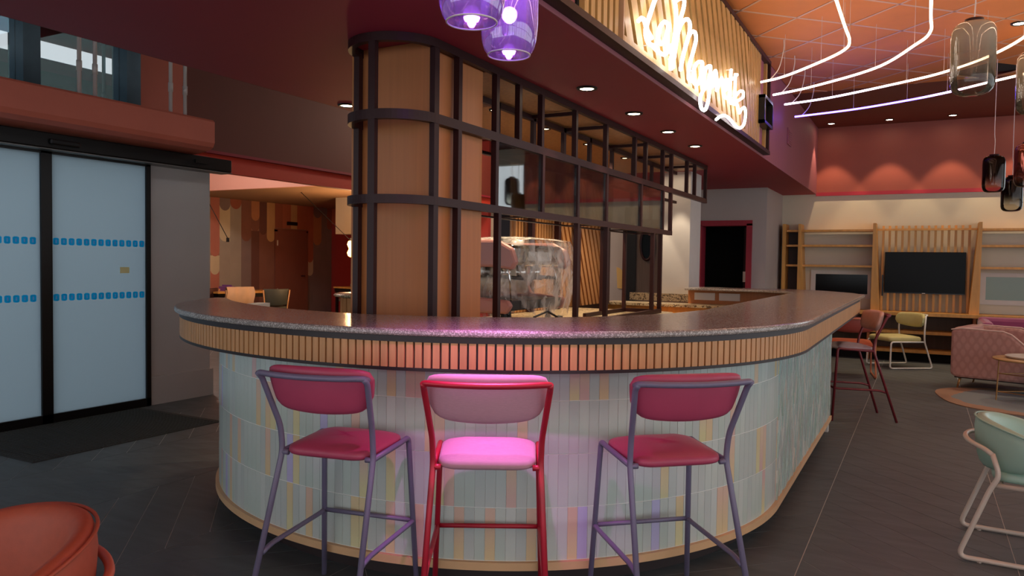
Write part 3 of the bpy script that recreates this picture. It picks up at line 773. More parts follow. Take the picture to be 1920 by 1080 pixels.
# herringbone tiles along the straight side
XS = BC[0] + 1.656
hb = []; W_, L_ = 0.032, 0.15
ang = math.radians(62)
far_h = {0: MB(), 1: MB(), 2: MB(), 3: MB(), 4: MB()}
def hb_rect(cx, cy, sgn):
    c, s_ = math.cos(ang), math.sin(ang) * sgn
    return [(cx + u * c - v * s_, cy + u * s_ + v * c) for u, v in ((-L_ / 2 + .001, -W_ / 2 + .001), (L_ / 2 - .001, -W_ / 2 + .001), (L_ / 2 - .001, W_ / 2 - .001), (-L_ / 2 + .001, W_ / 2 - .001))]
stepy = L_ * math.cos(ang); stepz = W_ / math.cos(ang)
nh = 0
ci = 0; y = 4.26
while y < 6.95:
    sg = 1 if ci % 2 == 0 else -1
    z = 0.02
    while z < 1.1:
        c, s_ = math.cos(ang), math.sin(ang) * sg
        yy = y + stepy / 2
        # chevron tile: parallelogram with vertical ends
        h = stepy * math.tan(ang) / 2
        p = [(y + .001, z - sg * h), (y + stepy - .001, z + sg * h), (y + stepy - .001, z + sg * h + stepz - .003), (y + .001, z - sg * h + stepz - .003)]
        p = clip(p, 4.255, 6.935, 0.133, 0.955)
        if parea(p) > 2e-4:
            mi = rt.choice([0, 0, 1, 2, 2, 3, 4, 4])
            lift = 0.003 + 0.006 * rt.random()
            f0 = lambda a, b: (XS - 0.004, a, b); f1 = (lambda L: (lambda a, b: (XS + L, a, b)))(lift)
            if y < 4.9 and nh < 200:
                MB().plate(p, f0, f1).build('chevron_tile', TH[mi], bar); nh += 1
            else: far_h[mi].plate(p, f0, f1)
        z += stepz
    y += stepy; ci += 1
for mi, mb in far_h.items():
    if mb.v:
        o = mb.build('far_chevron_tiles', TH[mi], bar); o['kind'] = 'stuff'
# far arm, inner face and inner work counter
fa = empty('far_arm', (0, 0, 0), label='oak lined far arm of the bar with two white sockets', cat='bar counter')
box('back_panel', -2.46, -1.2, 9.0, 9.30, 0.0, 1.095, 'wood_panel', fa)
box('socket', -2.38, -2.14, 8.985, 9.0, 0.98, 1.065, 'white_plastic', fa); box('socket', -2.09, -1.85, 8.985, 9.0, 0.98, 1.065, 'white_plastic', fa)
box('inner_top', -3.4, -1.9, 8.62, 9.0, 0.905, 0.935, 'granite_beige', fa); box('inner_cabinet', -3.35, -1.95, 8.66, 9.0, 0.0, 0.905, 'wood_gold', fa)
box('front_cabinet', -2.75, -2.35, 8.15, 8.66, 0, 0.80, 'wood_gold', fa); box('lower_shelf', -2.36, -1.65, 8.25, 8.66, 0.72, 0.745, 'granite_beige', fa)
box('upstand', -3.3, -2.5, 9.30, 9.345, 0.935, 1.03, 'granite_beige', fa)
rs = empty('bar_undercounter', (0, 0, 0), label='undercounter with a black painted bay and a stone shelf inside the bar', cat='cabinet')
box('shelf_top', -1.95, -1.18, 5.2, 8.60, 0.885, 0.91, 'granite_beige', rs); box('side', -1.95, -1.88, 7.9, 8.6, 0, 0.885, 'wood_gold', rs); box('bay_shade', -1.87, -1.2, 5.3, 8.5, 0.1, 0.88, 'black', rs)  # black block painted as the unlit depth under the counter

# ------------------------------------------------------------------ metal screen on the back counter
XF, XK = -2.24, -2.60          # front face and rear plane of the screen
scr = empty('shelving_screen', (-2.4, 6.0, 0.92), label='bronze metal gridded shelving screen with glass panes rising to the soffit', cat='screen')
scr.location = (0, 0, 0)
B = 0.035
# plan line of the rails: straight front, rounded near end, back along the left
CXR = -2.505; RR = 0.265; YR = 3.325
def rail_line(yend, back_to=3.31):
    P = [(XF, yend), (XF, YR)]
    P += [(CXR + RR * math.cos(math.radians(-t)), YR + RR * math.sin(math.radians(-t))) for t in range(6, 181, 6)]
    P += [(CXR - RR, back_to)]
    return P
def rail(yend, z0, z1, name='rail'):
    P = rail_line(yend); out, inn = [], []
    for i in range(len(P)):
        a = P[max(0, i - 1)]; b = P[min(len(P) - 1, i + 1)]; tx, ty = b[0] - a[0], b[1] - a[1]; l = math.hypot(tx, ty)
        nx, ny = ty / l, -tx / l
        if (CXR - P[i][0]) * nx + (max(P[i][1], YR) - P[i][1]) * ny < 0: nx, ny = -nx, -ny
        out.append(P[i]); inn.append((P[i][0] + nx * B, P[i][1] + ny * B))
    rows = [[(x, y, z) for x, y in q] for q, z in ((out, z0), (out, z1), (inn, z1), (inn, z0), (out, z0))]
    mb = MB().grid(rows); mb.add([rows[k][0] for k in range(4)], [(0, 1, 2, 3)]); mb.add([rows[k][-1] for k in range(4)], [(3, 2, 1, 0)])
    return mb.build(name, 'dark_metal', scr)
rail(8.92, 2.505, 2.549); rail(8.92, 2.115, 2.165); rail(7.55, 1.69, 1.735)
def post(x, y, z0, z1, name='mullion', w=B):
    return box(name, x - w, x, y - w / 2, y + w / 2, z0, z1, 'dark_metal', scr)
for y in (3.535, 3.95, 4.24, 4.56, 5.12, 5.73, 6.42, 6.72, 7.24, 7.53, 8.10, 8.42, 8.90): post(XF - 0.001, y, 2.165, 2.505)
for y in (3.535, 3.95, 4.58, 5.17, 5.75, 6.60, 7.26, 7.53): post(XF - 0.001, y, 1.735, 2.115)
for y in (3.535, 3.99, 5.18, 5.78, 6.98, 7.22): post(XF - 0.001, y, 0.96, 1.69)
# posts of the rounded end, floor of the counter to the soffit
for t in (3, 84, 171):
    a = math.radians(-t); x, y = CXR + (RR - 0.02) * math.cos(a), YR + (RR - 0.02) * math.sin(a)
    o = MB().box(-0.016, 0.016, -0.02, 0.02, 0.92, 2.51).build('end_post', 'dark_metal', scr); o.location = (x, y, 0); o.rotation_euler = (0, 0, a)
# rear plane
for y in (4.05, 4.6, 5.15, 5.7, 6.25, 6.8, 7.4, 8.0): box('rear_mullion', XK - 0.03, XK, y - 0.02, y + 0.02, 1.71, 2.50, 'dark_metal', scr)
for y in (6.5, 7.1, 7.62, 8.5): box('rear_post', -3.33, -3.28, y - 0.03, y + 0.03, 0.921, 2.50, 'dark_metal', scr)
for y in (6.6, 7.2): box('rear_post', XK - 0.03, XK, y - 0.02, y + 0.02, 0.956, 1.70, 'dark_metal', scr)
for z0, z1, ye in ((2.46, 2.50, 8.92), (2.12, 2.15, 8.92), (1.70, 1.725, 7.5)): box('rear_rail', XK - 0.03, XK, 3.7, ye, z0, z1, 'dark_metal', scr)
for y in (5.12, 5.73, 6.72, 7.53, 8.42):
    box('cross_bar', XK, XF - B, y - 0.014, y + 0.014, 2.475, 2.50, 'dark_metal', scr)
for y in (4.58, 5.75, 6.6, 7.5):
    box('cross_bar', XK, XF - B, y - 0.01, y + 0.01, 2.125, 2.145, 'dark_metal', scr); box('cross_bar', XK, XF - B, y - 0.01, y + 0.01, 1.70, 1.72, 'dark_metal', scr)
box('base_rail', XF - B, XF, 4.2, 7.24, 0.921, 0.962, 'dark_metal', scr); box('base_rail', XK - 0.03, XK, 6.2, 7.24, 0.921, 0.955, 'dark_metal', scr); box('base_cross', XK, XF - B, 7.2, 7.235, 0.921, 0.955, 'dark_metal', scr)
box('soffit_panel', -3.35, XF - B, 4.75, 8.95, 2.51, 2.545, 'wood', scr)
for z, ye in ((2.135, 7.5), (1.71, 7.4)): box('glass_shelf', XK, XF - B, 4.0, ye, z - 0.005, z + 0.005, 'glass', scr)
ys = (3.95, 4.58, 5.17, 5.75, 6.60, 7.26)
for a, b in zip(ys[:-1], ys[1:]): box('glass_pane', XF - 0.022, XF - 0.016, a + 0.018, b - 0.018, 1.737, 2.113, 'glass', scr)

# oak clad square column inside the rounded end
oc = box('clad_column', -2.815, -2.295, 3.315, 3.86, 0.0, ZS - 0.001, 'wood_panel')
tag(oc, 'square oak veneered column wrapped by the rounded end of the metal screen', 'column')

# ------------------------------------------------------------------ back counter
bc = empty('back_counter', (-2.6, 6, 0), label='oak back counter with a pale stone top under the screen', cat='counter')
bc.location = (0, 0, 0)
tp = [(-3.35, 3.7), (-2.16, 3.7), (-2.16, 7.35)] + [(-2.31 + 0.15 * math.cos(math.radians(t)), 7.35 + 0.15 * math.sin(math.radians(t))) for t in range(10, 91, 10)] + [(-3.35, 7.50)]
MB().prism(tp, 0.885, 0.92).build('stone_top', 'granite_beige', bc, False, 0.006)
box('carcass', -3.3, -2.26, 3.8, 7.36, 0.06, 0.885, 'wood', bc); box('kick', -3.3, -2.32, 3.8, 7.3, 0, 0.06, 'black', bc)
box('front_frame', -2.262, -2.235, 3.85, 7.38, 0.80, 0.885, 'wood', bc); box('front_frame', -2.262, -2.235, 7.26, 7.38, 0.06, 0.80, 'wood', bc)
for y0, y1 in ((6.2, 7.24), (5.0, 6.1)): box('bay_shade', -2.262, -2.25, y0, y1, 0.1, 0.79, 'black', bc)  # black sheets on the solid carcass painted as unlit openings
# slat panels on the partition behind
M['wood_back'] = mat('amber_oak', (176, 124, 74), 0.45, var=0.14, scale=3.0, stretch=(14, 14, 1.0))
XP = -3.40
par = box('wall_partition', XP - 0.14, XP - 0.021, 6.28, 8.56, 0, ZS, 'rail_dark'); tag(par, 'dark partition carrying the slat panels behind the screen', 'wall', kind='structure')
vs = empty('vertical_slat_panel', (0, 0, 0), label='panel of upright golden slats behind the screen', cat='slat panel')
sm = MB().box(0, 0.03, -0.02, 0.02, 0.92, 2.52).mesh('upright_slat'); sm.materials.append(M['wood_back'])
for k in range(14): inst(sm, 'slat', vs, (XP, 6.32 + k * 0.062, 0))
box('backing', XP - 0.02, XP, 6.28, 7.16, 0.92, 2.52, 'wood', vs)
ds = empty('diagonal_slat_panel', (0, 0, 0), label='panel of slanted golden slats behind the screen', cat='slat panel')
box('backing', XP - 0.02, XP, 7.16, 8.56, 0.92, 2.52, 'wood', ds)
k = 0; y = 6.1
while y < 8.6:
    sl = 1.6 * math.tan(math.radians(24)); w = 0.068
    p = clip([(y, 2.52), (y + w, 2.52), (y + w + sl, 0.92), (y + sl, 0.92)], 7.18, 8.54, 0.92, 2.52)
    if parea(p) > 0.002: MB().plate(p, lambda a, b: (XP, a, b), lambda a, b: (XP + 0.03, a, b)).build('slat', 'wood_back', ds)
    y += 0.11
# paper note on the grey wall
pn = MB().plate([(-4.36, 1.0), (-4.22, 0.98), (-4.22, 1.22), (-4.32, 1.32), (-4.38, 1.34)], lambda a, b: (a, 11.685, b), lambda a, b: (a, 11.695, b)).build('paper_note', mat('kraft_paper', (212, 176, 110), 0.8)); tag(pn, 'torn kraft paper note on the grey wall', 'note')

# ------------------------------------------------------------------ espresso machine under a plastic sheet
M['mauve_panel'] = mat('mauve_enamel', (176, 124, 118), 0.35); M['chrome'] = mat('chrome', (210, 206, 204), 0.12, 1.0); M['dark_rubber'] = mat('dark_rubber', (24, 22, 24), 0.5)
em = empty('espresso_machine', (-2.90, 5.30, 0.92), label='mauve and chrome espresso machine on the back counter', cat='coffee machine')
def side(y):
    p = [(-0.28, 0.10), (0.26, 0.10), (0.30, 0.16), (0.27, 0.20), (-0.02, 0.22), (-0.06, 0.30), (-0.05, 0.44), (0.16, 0.44), (0.30, 0.42), (0.34, 0.48), (0.30, 0.58), (0.18, 0.64), (-0.28, 0.64)]
    MB().plate(p, lambda a, b: (a, y - 0.03, b), lambda a, b: (a, y + 0.03, b)).build('side_panel', 'mauve_panel', em, False, 0.02)
side(-0.47); side(0.47)
box('body', -0.28, -0.04, -0.44, 0.44, 0.12, 0.62, 'chrome', em, 0.01); box('drip_tray', -0.05, 0.26, -0.44, 0.44, 0.12, 0.19, 'dark_rubber', em, 0.006)
box('group_cover', -0.06, 0.28, -0.44, 0.44, 0.45, 0.61, 'chrome', em, 0.03); box('front_badge', 0.281, 0.286, -0.2, 0.2, 0.49, 0.56, 'white_plastic', em)
for y in (-0.25, 0.0, 0.25):
    MB().lathe([(0.0, 0.36), (0.035, 0.36), (0.04, 0.39), (0.045, 0.45), (0, 0.45)], 16, 0.12, y).build('group_head', 'chrome', em, True)
    MB().tube([(0.12, y, 0.365), (0.30, y, 0.355)], 0.014, 8).build('portafilter_handle', 'dark_rubber', em, True)
for y in (-0.40, 0.40): MB().tube(fillet([(0.20, y, 0.45), (0.23, y, 0.40), (0.25, y, 0.18)], 0.02), 0.006, 6).build('steam_wand', 'chrome', em, True)
for x in (-0.2, 0.18):
    for y in (-0.38, 0.38): MB().lathe([(0.03, 0.0), (0.022, 0.1)], 12, x, y).build('foot', 'dark_rubber', em)
def plastic_mat():
    m = bpy.data.materials.new('crinkled_plastic'); m.use_nodes = True; nt = m.node_tree; nt.nodes.clear()
    out = nt.nodes.new('ShaderNodeOutputMaterial'); tr = nt.nodes.new('ShaderNodeBsdfTransparent'); tr.inputs[0].default_value = (0.93, 0.92, 0.9, 1)
    pr = nt.nodes.new('ShaderNodeBsdfPrincipled'); pr.inputs['Base Color'].default_value = (0.95, 0.92, 0.88, 1); pr.inputs['Roughness'].default_value = 0.12
    tc = nt.nodes.new('ShaderNodeTexCoord'); w = nt.nodes.new('ShaderNodeTexNoise'); w.inputs['Scale'].default_value = 6; w.inputs['Detail'].default_value = 6; w.inputs['Distortion'].default_value = 0.8
    mp = nt.nodes.new('ShaderNodeMapping'); mp.inputs['Scale'].default_value = (1.6, 1.6, 1.0)
    bp = nt.nodes.new('ShaderNodeBump'); bp.inputs['Strength'].default_value = 0.5; bp.inputs['Distance'].default_value = 0.025
    nt.links.new(tc.outputs['Object'], mp.inputs[0]); nt.links.new(mp.outputs[0], w.inputs['Vector']); nt.links.new(w.outputs['Fac'], bp.inputs['Height']); nt.links.new(bp.outputs[0], pr.inputs['Normal'])
    rp = nt.nodes.new('ShaderNodeValToRGB'); rp.color_ramp.elements[0].position = 0.40; rp.color_ramp.elements[1].position = 0.66
    rp.color_ramp.elements[0].color = (0.06, 0.06, 0.06, 1); rp.color_ramp.elements[1].color = (0.50, 0.50, 0.50, 1)
    nt.links.new(w.outputs['Fac'], rp.inputs[0])
    mx = nt.nodes.new('ShaderNodeMixShader'); nt.links.new(rp.outputs[0], mx.inputs[0]); nt.links.new(tr.outputs[0], mx.inputs[1]); nt.links.new(pr.outputs[0], mx.inputs[2]); nt.links.new(mx.outputs[0], out.inputs[0])
    return m
pc = MB(); rp_ = random.Random(3)
rings = []
for j in range(15):
    v = j / 14; row = []
    for i in range(44):
        a = 2 * PI * i / 44
        if v < 0.3:
            sc_ = v / 0.3; z = 0.675 - 0.03 * sc_ ** 3 + 0.008 * math.sin(5 * a + j)
        else:
            sc_ = 1 + 0.05 * math.sin((v - 0.3) * 4); z = 0.645 - (v - 0.3) / 0.7 * (0.56 + 0.05 * math.sin(3 * a + 1))
        c, s_ = math.cos(a), math.sin(a); ex = 0.35
        x = (abs(c) ** ex) * (1 if c > 0 else -1) * 0.35; yv = (abs(s_) ** ex) * (1 if s_ > 0 else -1) * 0.45
        wob = 1 + (0.03 * math.sin(9 * a + 3 * v) + 0.025 * math.sin(17 * a - 5 * v) + rp_.uniform(-0.015, 0.015)) * (v > 0.25) * (0.4 + v)
        shrink = 1 - 0.13 * max(0, v - 0.55) / 0.45
        row.append((x * sc_ * wob * shrink, yv * sc_ * wob * (1 - 0.05 * v), z))
    rings.append(row)
pc.grid(rings, wrap_u=True)
po = pc.build('plastic_cover', plastic_mat(), None, True); po.location = (-2.90, 5.45, 0.92)
tag(po, 'crumpled clear plastic sheet draped over the espresso machine', 'plastic sheet')
jg = empty('tamping_stand', (-2.42, 5.02, 0.92), label='small black metal stand on the counter before the espresso machine', cat='stand')
MB().box(-0.08, 0.05, -0.5, 0.30, 0.004, 0.03).build('base', 'dark_rubber', jg, False, 0.008); MB().lathe([(0.028, 0.03), (0.03, 0.075), (0.0, 0.08)], 14, 0.0, 0.22).build('knob', 'dark_rubber', jg, True)
MB().tube([(0, 0.22, 0.06), (0, 0.02, 0.12), (0, -0.2, 0.09)], 0.008, 8).build('arm', 'dark_rubber', jg, True)
# warm light over the back counter (unseen spots added under the soffit behind the screen)
box('soffit_panel', -2.75, XF - B, 3.88, 4.749, 2.51, 2.545, 'wood', scr)
for k, y in enumerate((4.85, 5.7, 6.6, 7.6)):
    d = empty('fill_spot', (-2.78, y, 2.51), 0, 'small warm added counter spot %s from the column, under the oak soffit panel' % ('nearest', 'second', 'third', 'farthest')[k], 'spot light', 'added counter spots')
    MB().lathe([(0.0, -0.004), (0.03, -0.004), (0.042, -0.012), (0.045, 0.0)], 16).build('rim', 'black_metal', d, True)
    MB().lathe([(0.0, -0.006), (0.028, -0.006)], 16).build('lens', emis('warm_lens_%d' % k, (255, 214, 160), 8.0), d)
    lamp('spot', 'SPOT', (0, 0, -0.03), 48, (1, 0.76, 0.50), d, 0.04, 110, 0.6, (0.25, 0, -2))


# ------------------------------------------------------------------ sign box on the fascia
XSGN = SXR + 0.006
M['sign_wood'] = mat('pale_gold_oak', (196, 158, 96), 0.42, var=0.14, scale=3.0, stretch=(14, 14, 1.0))
sg = empty('slat_sign_board', (0, 0, 0), label='long slatted sign board with a dark metal tray on the soffit fascia', cat='sign board')
box('tray', XSGN, XSGN + 0.07, 2.2, 8.46, 2.575, 2.612, 'dark_metal', sg); box('top_trim', XSGN, XSGN + 0.06, 2.2, 8.46, 3.52, 3.56, 'dark_metal', sg)
box('backing', XSGN, XSGN + 0.012, 3.45, 8.05, 2.61, 3.52, 'black', sg)
box('end_stile', XSGN, XSGN + 0.06, 8.42, 8.46, 2.61, 3.52, 'dark_metal', sg); box('divider', XSGN, XSGN + 0.055, 3.985, 4.0, 2.61, 3.52, 'wood_trim', sg)
sm = MB().box(0, 0.03, -0.025, 0.025, 2.612, 3.52).mesh('upright_sign_slat'); sm.materials.append(M['sign_wood'])
y = 3.50
while y < 3.97: inst(sm, 'slat', sg, (XSGN + 0.012, y, 0)); y += 0.083
y = 7.42
while y < 7.98: inst(sm, 'slat', sg, (XSGN + 0.012, y, 0)); y += 0.078
box('foot_rail', XSGN + 0.012, XSGN + 0.056, 4.0, 7.38, 2.612, 2.655, 'sign_wood', sg)
inst(sm, 'slat', sg, (XSGN + 0.002, 8.38, 0))
h = 0.908; sl = h * math.tan(math.radians(30)); y = 3.2; kk = 0
while y < 7.4:
    w = 0.115
    p = clip([(y, 3.52), (y + w, 3.52), (y + w + sl, 2.612), (y + sl, 2.612)], 4.0, 7.36, 2.612, 3.52)
    if parea(p) > 0.003: MB().plate(p, lambda a, b: (XSGN + 0.012, a, b), lambda a, b: (XSGN + 0.052, a, b)).build('diagonal_slat', 'sign_wood', sg)
    y += 0.178
box('plum_panel', XSGN + 0.001, XSGN + 0.01, 8.05, 8.30, 2.61, 3.52, 'plum', sg)
vt = empty('wall_vent', (XSGN + 0.012, 8.16, 2.97), label='dark framed square vent at the end of the sign board', cat='vent')
for nm, a in (('frame', (0, 0.09, -0.24, -0.21, -0.14, 0.14)), ('frame', (0, 0.09, 0.21, 0.24, -0.14, 0.14)), ('frame', (0, 0.09, -0.24, 0.24, -0.14, -0.11)), ('frame', (0, 0.09, -0.24, 0.24, 0.11, 0.14))): box(nm, *a, 'black_metal', vt)
for k in range(7): box('louvre', 0.0, 0.02, -0.16, 0.1, -0.09 + k * 0.027, -0.075 + k * 0.027, 'wood_gold', vt)
box('back_plate', 0.0, 0.004, -0.2, 0.2, -0.1, 0.1, 'black', vt)
vw = empty('wall_grille', (SXR + 0.008, 10.15, 3.02), label='small pale air grille on the plum fascia by the corner', cat='vent')
box('frame', 0, 0.012, -0.14, 0.14, -0.1, 0.1, 'plum', vw)
for k in range(6): box('louvre', 0.012, 0.018, -0.11, 0.11, -0.08 + k * 0.028, -0.065 + k * 0.028, 'plum', vw)

STROKES = [[[4.479,3.055],[4.402,2.962],[4.319,2.856],[4.256,2.765],[4.25,2.715],[4.3,2.685],[4.389,2.69],[4.469,2.729]],[[4.116,2.759],[4.17,2.789],[4.226,2.787],[4.267,2.75],[4.357,2.725]],[[4.675,2.894],[4.597,2.889],[4.515,2.837],[4.477,2.769],[4.521,2.736],[4.605,2.777],[4.667,2.852],[4.675,2.894],[4.659,2.804],[4.697,2.748],[4.787,2.777]],[[4.359,2.688],[4.462,2.68],[4.589,2.688],[4.698,2.735],[4.763,2.791]],[[4.775,3.109],[4.814,3.061],[4.843,2.995],[4.827,2.889],[4.787,2.777],[4.747,2.693],[4.751,2.628]],[[4.836,3.088],[4.93,3.134],[5.017,3.15],[4.997,3.081],[4.917,2.982],[4.852,2.875],[4.812,2.763],[4.796,2.651]],[[4.815,2.717],[4.855,2.828],[4.92,2.935],[5.003,3.006],[5.09,3.045],[5.157,3.042],[5.161,2.986],[5.091,2.875],[5.008,2.77],[4.965,2.676]],[[4.964,2.683],[5.031,2.803],[5.126,2.927],[5.215,2.994],[5.297,3.012],[5.329,2.972],[5.266,2.876],[5.18,2.76],[5.16,2.67],[5.228,2.663]],[[5.499,2.857],[5.37,2.82],[5.277,2.739],[5.297,2.67],[5.397,2.676],[5.478,2.754],[5.515,2.853],[5.51,2.738],[5.574,2.698],[5.647,2.744]],[[5.747,2.884],[5.638,2.851],[5.567,2.774],[5.603,2.719],[5.694,2.754],[5.75,2.845],[5.747,2.876],[5.744,2.741],[5.706,2.623],[5.619,2.536],[5.512,2.532],[5.477,2.594],[5.576,2.675],[5.776,2.748]],[[5.826,2.742],[5.849,2.844],[5.913,2.886],[5.953,2.826],[5.961,2.746],[6.026,2.8],[6.108,2.876],[6.167,2.83],[6.192,2.767]],[[6.19,2.784],[6.298,2.831],[6.35,2.894],[6.254,2.891],[6.187,2.817],[6.231,2.749],[6.363,2.766]],[[6.435,3.017],[6.41,2.88],[6.402,2.765],[6.484,2.746],[6.58,2.8]],[[6.273,2.895],[6.502,2.953],[6.66,3.023]],[[6.598,3.018],[6.591,2.891],[6.586,2.747]],[[6.599,2.821],[6.76,2.899],[6.912,2.929],[6.917,2.884],[6.747,2.823],[6.664,2.798],[6.734,2.747],[6.78,2.719]],[[6.78,2.719],[6.885,2.775],[6.995,2.804],[7.047,2.757],[6.989,2.661],[6.838,2.599],[6.645,2.586],[6.439,2.606],[6.264,2.606],[6.101,2.573],[5.965,2.525]]]
ne = empty('neon_sign', (0, 0, 0), label='white handwritten neon lettering glowing on the slatted sign board', cat='neon sign')
M['neon'] = emis('white_neon', (255, 246, 240), 3.2)
for s in STROKES:
    MB().tube(smooth_path([(-1.44, a, b) for a, b in s], 4), 0.013, 6).build('stroke', 'neon', ne, True)
for s in STROKES[::3]:
    MB().tube([(XSGN + 0.03, s[0][0], s[0][1]), (-1.45, s[0][0], s[0][1])], 0.005, 6).build('standoff', 'white_plastic', ne)

# ------------------------------------------------------------------ suspended light tubes
def strip_mat(name, c0, c1, x0, x1, strength):
    m, nt, b = new_mat(name)
    ge = nt.nodes.new('ShaderNodeTexCoord'); sp = nt.nodes.new('ShaderNodeSeparateXYZ'); mr = nt.nodes.new('ShaderNodeMapRange'); rp = nt.nodes.new('ShaderNodeValToRGB')
    mr.inputs['From Min'].default_value = x0; mr.inputs['From Max'].default_value = x1
    rp.color_ramp.elements[0].color = (*lin(c0), 1); rp.color_ramp.elements[1].color = (*lin(c1), 1)
    nt.links.new(ge.outputs['Object'], sp.inputs[0]); nt.links.new(sp.outputs['X'], mr.inputs['Value']); nt.links.new(mr.outputs[0], rp.inputs[0])
    nt.links.new(rp.outputs[0], b.inputs['Emission Color']); nt.links.new(rp.outputs[0], b.inputs['Base Color']); b.inputs['Emission Strength'].default_value = strength
    return m
ZL = 3.20
SP = [('innermost light tube turning towards the viewer nearest the sign board', [(-1.45, 7.785), (-1.21, 7.64), (-0.84, 7.23), (-0.63, 6.93), (-0.565, 6.66), (-0.565, 6.1), (-0.565, 4.0), (-0.565, 1.0), (-0.565, -3.0)], (255, 226, 206), (255, 214, 170), -1.45, -0.6, 6.0),
      ('second light tube from the sign board, white along its curve', [(-1.44, 8.42), (-1.04, 8.2), (-0.43, 7.67), (-0.11, 7.02), (0.0, 6.67), (0.0, 6.1), (0.0, 4.0), (0.0, 1.0), (0.0, -3.0)], (236, 220, 235), (255, 220, 190), -1.44, -0.1, 6.0),
      ('third light tube from the sign board, bluish white', [(-1.41, 8.97), (-0.9, 8.79), (-0.19, 8.34), (0.12, 8.09), (0.43, 7.67), (0.64, 7.14), (0.70, 6.6), (0.70, 4.0), (0.70, -3.0)], (216, 206, 250), (255, 214, 176), -1.0, 0.4, 5.0),
      ('outermost violet blue light tube of the four', [(-1.41, 9.755), (-0.75, 9.57), (-0.2, 9.29), (0.17, 9.03), (0.5, 8.72), (0.80, 8.43), (1.15, 7.9), (1.34, 7.2), (1.38, 6.5), (1.38, 4.0), (1.38, -3.0)], (90, 70, 255), (255, 206, 180), -0.1, 0.6, 9.0)]
for k, (lab, pts, c0, c1, x0, x1, st) in enumerate(SP):
    t = empty('light_tube', (0, 0, 0), label=lab, cat='light tube', group='suspended light tubes')
    P = smooth_path([(a, b, ZL) for a, b in pts], 8)
    MB().tube(P, 0.0105, 10).build('tube', strip_mat('light_tube_%d' % k, c0, c1, x0, x1, st), t, True)
    a, b = pts[0]
    MB().tube(smooth_path([(a + 0.08, b, ZL + 0.01), (a + 0.16, b + 0.02, ZL + 0.12), (a + 0.2, b + 0.03, ZL + 0.3), (a + 0.2, b + 0.03, ZC - 0.006)], 5), 0.005, 6).build('feed_cable', 'cable_white', t)
    for j in range(1, len(pts) - 1): MB().tube([(pts[j][0], pts[j][1], ZL), (pts[j][0], pts[j][1], ZC - 0.006)], 0.0016, 5).build('wire', 'cable_white', t)

# ------------------------------------------------------------------ recessed downlights
M['lens'] = emis('downlight_lens', (255, 226, 190), 22.0)
def downlight(loc, label, energy, rgb, spot=70, aim=(0, 0, -2), blend=0.5, group='downlights in the maroon soffit'):
    d = empty('downlight', loc, 0, label, 'downlight', group)
    MB().lathe([(0.046, -0.004), (0.052, -0.012), (0.066, -0.010), (0.07, 0.0)], 24).build('trim_ring', 'black_metal', d, True)
    MB().lathe([(0.0, -0.006), (0.046, -0.006)], 24).build('lens', 'lens', d)
    lamp('spot', 'SPOT', (0, 0, -0.03), energy, rgb, d, 0.03, spot, blend, aim)
W = (1, 0.80, 0.58)
for k, y in enumerate((4.66, 5.585, 6.47, 7.36)):
    downlight((-1.975, y, ZS), ('nearest', 'second', 'third', 'farthest')[k] + ' downlight in the row above the bar worktop', 16, W, 80)
downlight((-3.80, 4.42, ZS), 'single downlight at the left edge of the soffit beside the oak column', 14, W, 80)
downlight((-2.68, 9.12, ZS), 'right downlight grazing the white column, behind the screen', 26, W, 50, (0, 0, -2), 0.25)
downlight((-3.05, 9.12, ZS), 'left downlight grazing the white column, behind the screen', 26, W, 50, (0, 0, -2), 0.25)
for k, x in enumerate((-1.30, -0.50, 0.32, 1.15, 2.0)):
    downlight((x, 12.69, ZC), ('leftmost', 'second from left', 'third from left', 'fourth from left', 'rightmost') [k] + ' downlight washing the terracotta band above the shelving', 30, (1, 0.74, 0.46), 70, (0, 0.0, -2), 0.3, 'downlights along the television wall')
for k, (x, y) in enumerate(((0.2, 11.0), (1.4, 10.6), (0.7, 8.2))): 
    downlight((x, y, ZC), ('lounge downlight above the green chair', 'lounge downlight above the purple sofa', 'lounge downlight above the small round tables')[k], 34, W, 80, (0, 0, -2), 0.7, 'downlights above the lounge')

